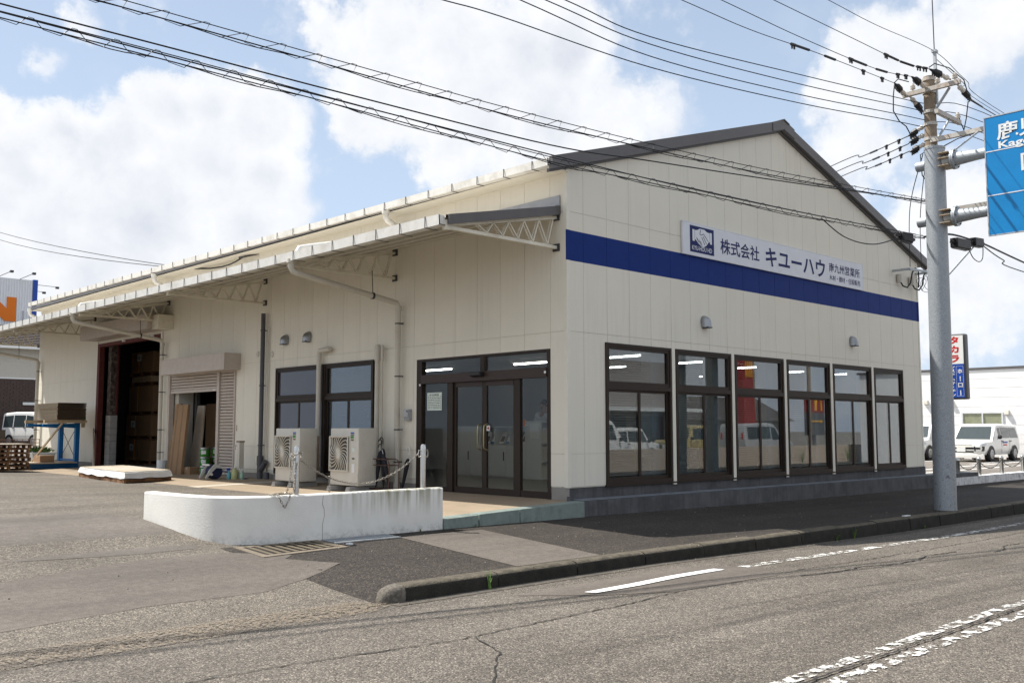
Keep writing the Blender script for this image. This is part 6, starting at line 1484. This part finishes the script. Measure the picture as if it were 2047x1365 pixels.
        for f in (.30, -.29):
            x = f * L; q = MB(); rw = .30 if H < 1.8 else .29
            q.lathe([(rw * .6, -.09), (rw * .95, -.095), (rw, -.06), (rw, .06), (rw * .95, .095), (rw * .6, .09)], (x, s * (h - .09), rw), 22, 'y'); w = q.build('wheel', M_tyre, t, local=True, smooth=40)
            q = MB(); q.lathe([(rw * .62, .0), (rw * .64, .02 * s), (rw * .50, .035 * s), (.05, .03 * s), (.03, .045 * s)], (x, s * (h + .002), rw), 16, 'y'); q.build('rim', M_rim, w, local=True, smooth=40)
            for k in range(8):
                an = k * math.pi / 4; q = MB(); q.lathe([(.02, .0), (.02, .006 * s)], (x + rw * .36 * math.cos(an), s * (h + .036), rw + rw * .36 * math.sin(an)), 6, 'y'); q.build('rim_hole', M_blackp, w, local=True)
            q = MB(); pts = []
            for j in range(11):
                an = math.pi * j / 10; pts.append((x + (rw + .06) * math.cos(an), s * (h + .004), rw + (rw + .05) * math.sin(an)))
            q.face(pts); q.build('wheel_arch', M_blackp, t, local=True)
        for f in ([.02, -.19] if kind in ('wagon', 'mini') else [.08, -.2]):
            q = MB(); q.box(f * L - .09, f * L + .07, s * (h + .002) - .012, s * (h + .002) + .012, .52 * H, .52 * H + .035); q.build('door_handle', M_blackp, t, local=True)
            q = MB(); q.box(f * L + .10, f * L + .107, s * h - .002, s * h + .003, .22 * H, .56 * H); q.build('door_gap', M_blackp, t, local=True)
    q = MB(); q.loft([[(fr - .10, y, z), (fr + .02 - .09 * abs(y / h) ** 3, y, z), (fr + .03 - .09 * abs(y / h) ** 3, y, z + .08 * H), (fr + .015 - .09 * abs(y / h) ** 3, y, z + .12 * H), (fr - .10, y, z + .12 * H)] for y, z in [(h * u, .11 * H) for u in (-.97, -.8, -.4, 0, .4, .8, .97)]]); q.build('bumper', body, t, local=True, smooth=50)
    q = MB(); q.box(fr - .03, fr + .012, -h * .56, h * .56, zn - .205 * H, zn - .165 * H); q.build('lower_intake', M_blackp, t, local=True)
    for k in range(2):
        q = MB(); q.box(fr - .05, fr + .008, -h * .50, h * .50, zn - (.02 + .055 * k) * H, zn - (.005 + .055 * k) * H); q.build('grille_bar', M_joint if kind != 'minivan' else M_chrome, t, local=True)
    if plate:
        q = MB(); q.box(fr + .010, fr + .032, -.17, .17, zn - .19 * H, zn - .075 * H); p = q.build('number_plate', M_label, t, local=True)
    return t
G_cark = mat('dark_car_glass', (.035, .05, .055), .06, spec=1.0)
wg = car('estate_car', 'white estate car with black lamp panels parked nose out, at the right edge', (30.75, 5.35, .262), math.pi, 4.25, 1.69, 1.53, M_carw, 'wagon')
q = MB(); q.box(30.70, 31.2, 4.496, 4.502, 1.0, 1.06); q.k = 1; q.box(30.75, 31.15, 4.496, 4.502, .90, .95); q.build('door_lettering', [M_sblue, M_red], wg)
car('small_car', 'small white car half hidden behind the sign post, parked next to the estate car', (30.6, 7.75, .262), math.pi, 3.5, 1.5, 1.55, M_carw, 'mini')

# ------------------------------------------------------------------ right hand neighbours
wbd = thing('white_clad_building', 'long white clad building with a sliding window behind the parked cars', 'building', (33.6, 6, .1))
q = MB(); q.box(33.63, 46, -12, 34, -.2, 4.2); q.build('body', M_wb, wbd)
q = MB(); q.box(33.55, 46.1, -12.1, 34.1, 4.2, 4.30); q.build('roof_edge', M_fascia, wbd)
for k in range(10):
    for j in range(9):
        y = -9 + j * 4.5; q = MB(); q.box(33.60, 33.628, y + .008, y + 4.492, .1 + k * .41 + .006, .1 + (k + 1) * .41 - .006)
        if k == 0 and j == 0: me_ = q
        y0 = y; 
        pcs = cut([(y + .008, y + 4.492, .1 + k * .41 + .006, .1 + (k + 1) * .41 - .006)], [(5.46, 7.24, 1.36, 2.33)])
        q = MB()
        for r_ in pcs: q = MB(); q.box(33.60, 33.628, r_[0], r_[1], r_[2], r_[3]); q.build('cladding_panel', M_wb, wbd)
q = MB()
for a, b, c, d in ((5.46, 5.53, 1.36, 2.33), (7.17, 7.24, 1.36, 2.33), (5.53, 7.17, 2.26, 2.33), (5.53, 7.17, 1.36, 1.42), (6.30, 6.36, 1.42, 2.26)): q.box(33.55, 33.62, a, b, c, d)
w = q.build('window', mat('pale_window_frame', (.62, .64, .66), .4), wbd)
for a, b in ((5.53, 6.30), (6.36, 7.17)):
    q = MB(); q.box(33.57, 33.575, a, b, 1.42, 2.26); q.build('pane', G_neigh, w)
    q = MB(); q.box(33.60, 33.62, a, b, 1.42, 2.26); q.build('curtain', mat('beige_curtain', (.62, .59, .47), .8), w)
for y, z in ((8.8, 2.81), (7.65, 2.79), (5.29, 2.31)):
    t = thing('wall_hood', f'pale vent hood on the white clad building, {"leftmost, beside the gable corner" if y > 8 else "just right of the sign post" if y > 7 else "right of the sliding window"}', 'vent', (33.6, y, z), 0, 'vent hoods on the white clad building')
    q = MB(); q.loft([[(33.6, y + .115 * math.cos(a), z + .14 * math.sin(a)) for a in [math.pi * i / 8 for i in range(9)]] + [(33.6, y - .115, z - .10), (33.6, y + .115, z - .10)], [(33.47, y + .09 * math.cos(a), z + .08 * math.sin(a) - .02) for a in [math.pi * i / 8 for i in range(9)]] + [(33.45, y - .09, z - .10), (33.45, y + .09, z - .10)]]); q.build('cowl', M_ac, t, smooth=40)
    q = MB(); q.box(33.46, 33.6, y - .08, y + .08, z - .115, z - .10); q.build('grille', M_ac, t)
q = MB(); q.hexa([(13.3, -.30, -.1), (60, -.34, -.1), (60, .05, -.1), (13.3, .05, -.1), (13.3, -.28, .335), (60, -.32, .29), (60, .05, .29), (13.3, .05, .335)])
tag(q.build('low_white_wall', mat('grimy_white_wall', (.66, .66, .66), .8, var=.05, dirt=(.02, .02, .02), dscale=5.5, streak=.98)), 'low grimy white wall between the sidewalk and the car park', 'wall')
pp = []
for k, X in enumerate((14.55, 15.95, 17.55, 19.2, 20.9)):
    t = thing('chain_post', ('steel post on the low car park wall, just beside the sign post', 'steel post on the low car park wall, second from the sign post', 'steel post on the low car park wall, third from the sign post', 'steel post on the low car park wall, fourth from the sign post', 'steel post on the low car park wall, fifth from the sign post')[k], 'bollard', (X, -.12, .31), 0, 'posts on the car park wall')
    q = MB(); q.lathe([(.055, -.02), (.055, .42), (.06, .43), (.06, .47), (.04, .50), (.01, .51)], (0, 0, 0), 14); q.build('post', M_stain, t, local=True, smooth=40)
    pp.append(X)
for k, (a, b) in enumerate(zip(pp, pp[1:])):
    q = MB(); q.tube(sag((a, -.12, .72), (b, -.12, .72), .22, 14), .012, 5); tag(q.build('slack_chain', M_steel), ('slack dark chain from the post beside the sign post to the next', 'slack pale chain between the second and third wall posts', 'slack chain between the third and fourth wall posts', 'slack chain between the last two wall posts')[k], 'chain', 'chains on the car park wall')
for (a, b) in (((14, 2.0), (33, 2.5)), ((14, 2.8), (33, 3.9)), ((26.5, 6.6), (33, 6.6)), ((26.5, 4.2), (33, 4.2)), ((24, 9.3), (33, 9.3))):
    d = Vector((b[0] - a[0], b[1] - a[1])).normalized(); n_ = Vector((-d.y, d.x)) * .07
    struct(sheet('parking_line', [(a[0] - n_.x, a[1] - n_.y), (b[0] - n_.x, b[1] - n_.y), (b[0] + n_.x, b[1] + n_.y), (a[0] + n_.x, a[1] + n_.y)], lambda x, y: .262, M_paint, .006, 6))
for y in (4.9, 5.8, 7.3, 8.2):
    q = MB(); q.box(32.95, 33.10, y - .3, y + .3, .262, .36); tag(q.build('wheel_stop', M_conc2, bevel=.02), f'low grey wheel stop behind the {"estate car" if y < 6.5 else "small white car"}, {"nearer" if y in (4.9, 7.3) else "farther"} of its pair', 'wheel stop')
ts = thing('vertical_sign', 'tall two-part vertical sign, white with red katakana above blue, behind the sign post', 'sign', (16, .45, 3.2))
TX = 15.98
q = MB(); q.box(15.985, 16.22, .12, .76, 2.37, 4.17); q.build('case', M_fascia, ts, bevel=.05)
q = MB(); q.box(TX - .012, TX + .003, .17, .72, 3.34, 4.12); q.build('white_face', M_white, ts, bevel=.003)
q = MB(); q.box(TX - .012, TX + .003, .17, .72, 2.42, 3.338); q.build('blue_face', M_sblue, ts, bevel=.003)
for i, ch in enumerate('タカラ'): text('lettering', ch, (TX - .016, .535, 3.90 - i * .255), VY, UZ, .25, .20, M_red, ts, .04)
for i, ch in enumerate('システムキッチン'): text('lettering', ch, (TX - .016, .535, 3.22 - i * .110), VY, UZ, .12 if ch != 'ッ' else .08, .09 if ch != 'ッ' else .06, M_white, ts, .03)
for i, ch in enumerate('ホーロー'):
    if ch == 'ー': q = MB(); q.box(TX - .016, TX - .0125, .268, .292, 3.08 - i * .19 - .03, 3.08 - i * .19 + .11); q.build('lettering', M_white, ts)
    else: text('lettering', ch, (TX - .016, .345, 3.08 - i * .19), VY, UZ, .13, .12, M_white, ts, .03)
q = MB()
for a, b, c, d in ((.375, .380, 2.46, 3.28), (.192, .197, 2.46, 3.28), (.192, .38, 3.275, 3.28), (.192, .38, 2.46, 2.465)): q.box(TX - .015, TX - .0125, a, b, c, d)
q.build('panel_outline', M_white, ts)
q = MB(); q.tube([(16.1, .95, .25), (16.1, .95, 4.3)], .05, 12); q.build('support_pole', M_galv, ts)
for z in (2.6, 3.9):
    q = MB(); q.bar((16.1, .95, z), (16.1, .80, z), .05, .05); q.build('support_bracket', M_galv, ts)

# ------------------------------------------------------------------ left hand neighbours
struct(sheet('back_lot', [(-45, 26), (12.9, 26), (12.9, 58), (-45, 58)], lambda x, y: .47 + max(0, min(.22, (y - 27) * .03)), M_carpark, .004, 3))
# ---- house
hb = thing('tiled_house', 'two-tone house with grey tiled roof, pale siding over dark wall tiles, far left', 'house', (-1, 40, .85))
def tile_rows(z0, z1):
    pass
q = MB(); q.box(-12, 7.0, 40.03, 46, .6, 5.55); q.build('wall', M_mortar, hb)
q = MB(); q.box(-12.02, 7.02, 40.0, 40.03, 4.07, 5.55); q.build('upper_siding', M_house, hb)
for i in range(10):
    q = MB(); q.box(-12.02, 7.02, 39.992, 40.0, 4.10 + i * .145, 4.225 + i * .145); q.build('siding_board', M_house, hb)
q = MB(); q.box(-12.03, 7.03, 39.97, 40.0, 4.00, 4.07); q.build('band_course', M_label, hb)
tm = MB(); tm.box(0, .265, 0, .028, 0, .088); tme = None
for i in range(33):
    for j in range(9):
        if tme is None:
            o_ = tm.build('wall_tile', M_btile, hb, local=True, loc=(0, 0, 0)); tme = o_.data; bpy.data.objects.remove(o_)
        x = 2.35 + j * .277 + (.138 if i % 2 else 0)
        if i * 9 + j < 297: put('wall_tile', tme, hb, (x - (-1), 39.998 - 40, .85 + i * .095 - .85))
q = MB()
for i in range(33):
    x = -12.0 + (.138 if i % 2 else 0)
    while x < 2.2: q.box(x, x + .265, 39.998, 40.028, .85 + i * .095, .938 + i * .095); x += .277
    x = 2.35 + 9 * .277 + (.138 if i % 2 else 0)
    while x < 6.8: q.box(x, x + .265, 39.998, 40.028, .85 + i * .095, .938 + i * .095); x += .277
stuff(q.build('wall_tile', M_btile, hb))
q = MB(); q.prism([(-12.6, 39.45, 5.58), (-12.6, 43, 6.9), (-12.6, 46.6, 5.58), (-12.6, 46.6, 5.5), (-12.6, 39.45, 5.5)], (20.2, 0, 0)); q.build('roof', M_tile, hb)
q = MB(); n = 12
for i in range(n):
    y, z = lerp(39.42, 42.9, i / n), lerp(5.60, 6.89, i / n)
    for k in range(62):
        x = -12.6 + k * .325; q.hexa([(x + .01, y, z), (x + .31, y, z), (x + .31, y + .33, z + .09), (x + .01, y + .33, z + .09), (x + .01, y, z + .05), (x + .31, y, z + .05), (x + .31, y + .33, z + .11), (x + .01, y + .33, z + .11)])
stuff(q.build('roof_tile', M_tile, hb))
q = MB(); q.box(-12.7, 7.7, 39.36, 39.48, 5.44, 5.56); q.build('eaves_gutter', M_label, hb)
q = MB(); q.box(.9, 1.5, 39.93, 39.99, .9, 2.9); q.build('meter_box', M_ac, hb)
q = MB(); q.box(3.9, 4.6, 39.94, 39.99, 2.75, 2.88); q.build('vent_cap', M_label, hb)
hb.location = (1.385, 52, .683); hb.scale = (1.238,) * 3
car('white_minivan', 'small white box van parked in front of the dark tiled wall', (6.75, 47.6, .66), R(-70), 3.4, 1.48, 1.88, M_white, 'van')
car('dark_blue_car', 'dark blue car cut by the left edge, parked before the white van', (2.6, 45.5, .70), R(-58), 4.1, 1.7, 1.65, M_carn, 'wagon')
bb = thing('billboard_tower', 'pale corrugated rooftop billboard with orange letter N and blue edge', 'billboard', (5, 60, 5))
q = MB(); q.box(2.0, 10.15, 60.05, 63, 0, 11.8); q.build('frame_body', M_bill, bb)
q = MB(); x = 2.0
while x < 10.1: q.prism([(x, 60.05, 6), (x + .03, 60.0, 6), (x + .10, 60.0, 6), (x + .13, 60.05, 6)], (0, 0, 5.8)); x += .17
stuff(q.build('corrugation', M_bill, bb))
q = MB(); q.box(10.15, 10.45, 59.97, 63, 0, 11.85); q.build('blue_edge', M_sblue, bb)
q = MB(); nx, nz = 7.0, 8.86
q.prism([(nx, 59.96, nz), (nx + .62, 59.96, nz), (nx + .62, 59.96, nz + .78), (nx + 1.42, 59.96, nz), (nx + 2.12, 59.96, nz), (nx + 2.12, 59.96, nz + 1.65), (nx + 1.52, 59.96, nz + 1.65), (nx + 1.52, 59.96, nz + .86), (nx + .72, 59.96, nz + 1.65), (nx, 59.96, nz + 1.65)], (0, .03, 0)); q.build('lettering', M_orange, bb)
for k, X in enumerate((7.9, 9.3)):
    q = MB(); q.bar((X, 60.0, 11.8), (X + .5, 58.9, 12.1), .03, .03); a_ = q.build('lamp_arm', M_steel, bb)
    q = MB(); q.box(X + .42, X + .62, 58.7, 58.95, 12.02, 12.16); q.build('floodlight', M_steel, a_)
for k, (z, e) in enumerate(((11.6, 1.3), (11.3, .75), (11.0, .2))):
    q = MB(); q.bar((10.45, 60.6 + k, z), (10.45 + e, 60.2 + k, z - .08), .03, .03); a_ = q.build('lamp_arm', M_steel, bb)
    q = MB(); q.box(10.4 + e, 10.6 + e, 60.1 + k, 60.3 + k, z - .2, z - .06); q.build('floodlight', M_steel, a_)
q = MB(); q.box(8.9, 9.05, 57.9, 58.05, 4, 11.0 - 1.6); tag(q.build('roof_mast', M_galv), 'grey post standing before the billboard', 'post')
fp = thing('far_utility_pole', 'utility pole behind the warehouse', 'utility pole', (22, 24, 0)); q = MB(); q.lathe([(.15, 0), (.11, 9.8)], (22, 14, 0), 12)
bpy.data.objects.remove(fp)

# ------------------------------------------------------------------ across the road, seen as reflections in the glass
struct(sheet('far_sidewalk', [(-60, -13.0), (140, -13.0), (140, -11.2), (-60, -11.2)], lambda x, y: -.02, M_walk, .0, 8))
struct(sheet('restaurant_car_park', [(-60, -70), (140, -70), (140, -13.2), (-60, -13.2)], lambda x, y: .05, M_carpark, 0, 20))
q = MB(); q.box(-6, 36, -13.2, -13.0, -.3, .80); tag(q.build('garden_wall', M_wallp), 'low beige wall across the road, reflected in the gable windows', 'wall')
for k, (x, y, n) in enumerate(((27.5, -12.7, 40), (29.4, -12.8, 26), (33.5, -12.7, 40), (36.5, -12.8, 30))):
    weed(x, y, -.02, n, .9, 40 + k, ('tall grass tuft at the beige wall across the road, reflected below the silver minivan', 'thinner grass tuft right of the minivan across the road', 'tall grass reflected in the fifth window', 'grass clump reflected in the last window')[k])
car('white_van_across', 'white van across the road reflected in the first gable window', (20.0, -18, .05), R(0), 4.7, 1.7, 1.95, M_white, 'van')
car('white_car_across', 'white car beside the van across the road, reflected in the first window', (24.2, -19, .05), R(0), 3.6, 1.5, 1.6, M_carw, 'mini')
car('khaki_jeep', 'sand coloured boxy off-roader across the road, reflected in the second window', (28.4, -18.5, .05), R(180), 3.5, 1.5, 1.72, M_cark, 'boxy')
car('silver_minivan', 'silver minivan across the road, reflected in the third window', (34.2, -18.2, .05), R(0), 4.7, 1.72, 1.85, mat('silver_car_paint', (.5, .5, .5), .3, metal=.3, coat=.5), 'minivan')
rb = thing('restaurant', 'grey box shaped restaurant with a pale canopy across the road', 'building', (24, -25, 0))
q = MB(); q.box(12, 35.5, -34, -24, 0, 5.4); q.build('body', M_bldg, rb)
q = MB(); q.box(10, 36.5, -24, -22.6, 2.55, 2.75); q.build('canopy', M_label, rb)
for k in range(6):
    q = MB(); q.box(14 + k * 3.4, 16.6 + k * 3.4, -24.0, -23.96, .6, 2.3); q.build('window', G_cark, rb)
py = thing('restaurant_pylon', 'tall tapering red pylon with yellow arches across the road', 'sign', (37.5, -21, 0))
q = MB(); q.loft([[(37.0 + .0 * k, -21.3, z), (38.0 + dx, -21.3, z), (38.0 + dx, -20.8, z), (37.0, -20.8, z)] for k, (z, dx) in enumerate(((0, .55), (3, .12), (6.2, .0)))]); q.build('pylon', M_pyred, py)
for k in range(4):
    q = MB(); x = 37.25 + k * .2; q.box(x, x + .09, -20.795, -20.77, 4.6, 6.1); q.build('yellow_stripe', M_yellow, py)
pm = thing('drive_through_sign', 'red panel with yellow arches above a dark panel with yellow arrow across the road', 'sign', (44, -20.2, 0))
q = MB(); q.box(43.0, 45.2, -20.4, -20.2, 2.6, 3.75); q.build('red_panel', M_pyred, pm)
q = MB(); q.box(43.0, 45.2, -20.4, -20.2, 1.2, 2.59); q.build('dark_panel', M_fascia, pm)
q = MB(); q.box(43.9, 44.2, -20.35, -20.25, 0, 1.2); q.build('leg', M_fascia, pm)
q = MB()
for c in (43.72, 44.46):
    q.tube([(c - .34 * math.cos(a), -20.18, 2.72 + .85 * math.sin(a) ** .8 if 0 < a < math.pi else 2.72) for a in [math.pi * i / 14 for i in range(15)]], .06, 6)
q.build('arches', M_yellow, pm)
q = MB(); q.box(43.5, 44.7, -20.19, -20.17, 2.02, 2.10); q.prism([(44.7, -20.19, 1.94), (44.95, -20.19, 2.06), (44.7, -20.19, 2.18)], (0, .02, 0)); q.build('arrow', M_yellow, pm)
h2 = thing('far_tiled_house', 'low dark tiled house across the road, reflected in the middle windows', 'house', (50, -36, 0))
q = MB(); q.box(42, 66, -42, -36, 0, 2.4); q.build('wall', M_house, h2)
q = MB(); q.prism([(41, -35, 2.3), (41, -39, 4.4), (41, -43, 2.3)], (26, 0, 0)); q.build('roof', M_tile, h2)
for k, (x, y) in enumerate(((43, -20), (62, -36))):
    q = MB(); q.tube([(x, y, 0), (x, y, 8)], .12, 10); tag(q.build('far_pole', M_ucon), ('slim pole across the road near the arches panel', 'slim pole far across the road beside the tiled house')[k], 'utility pole')
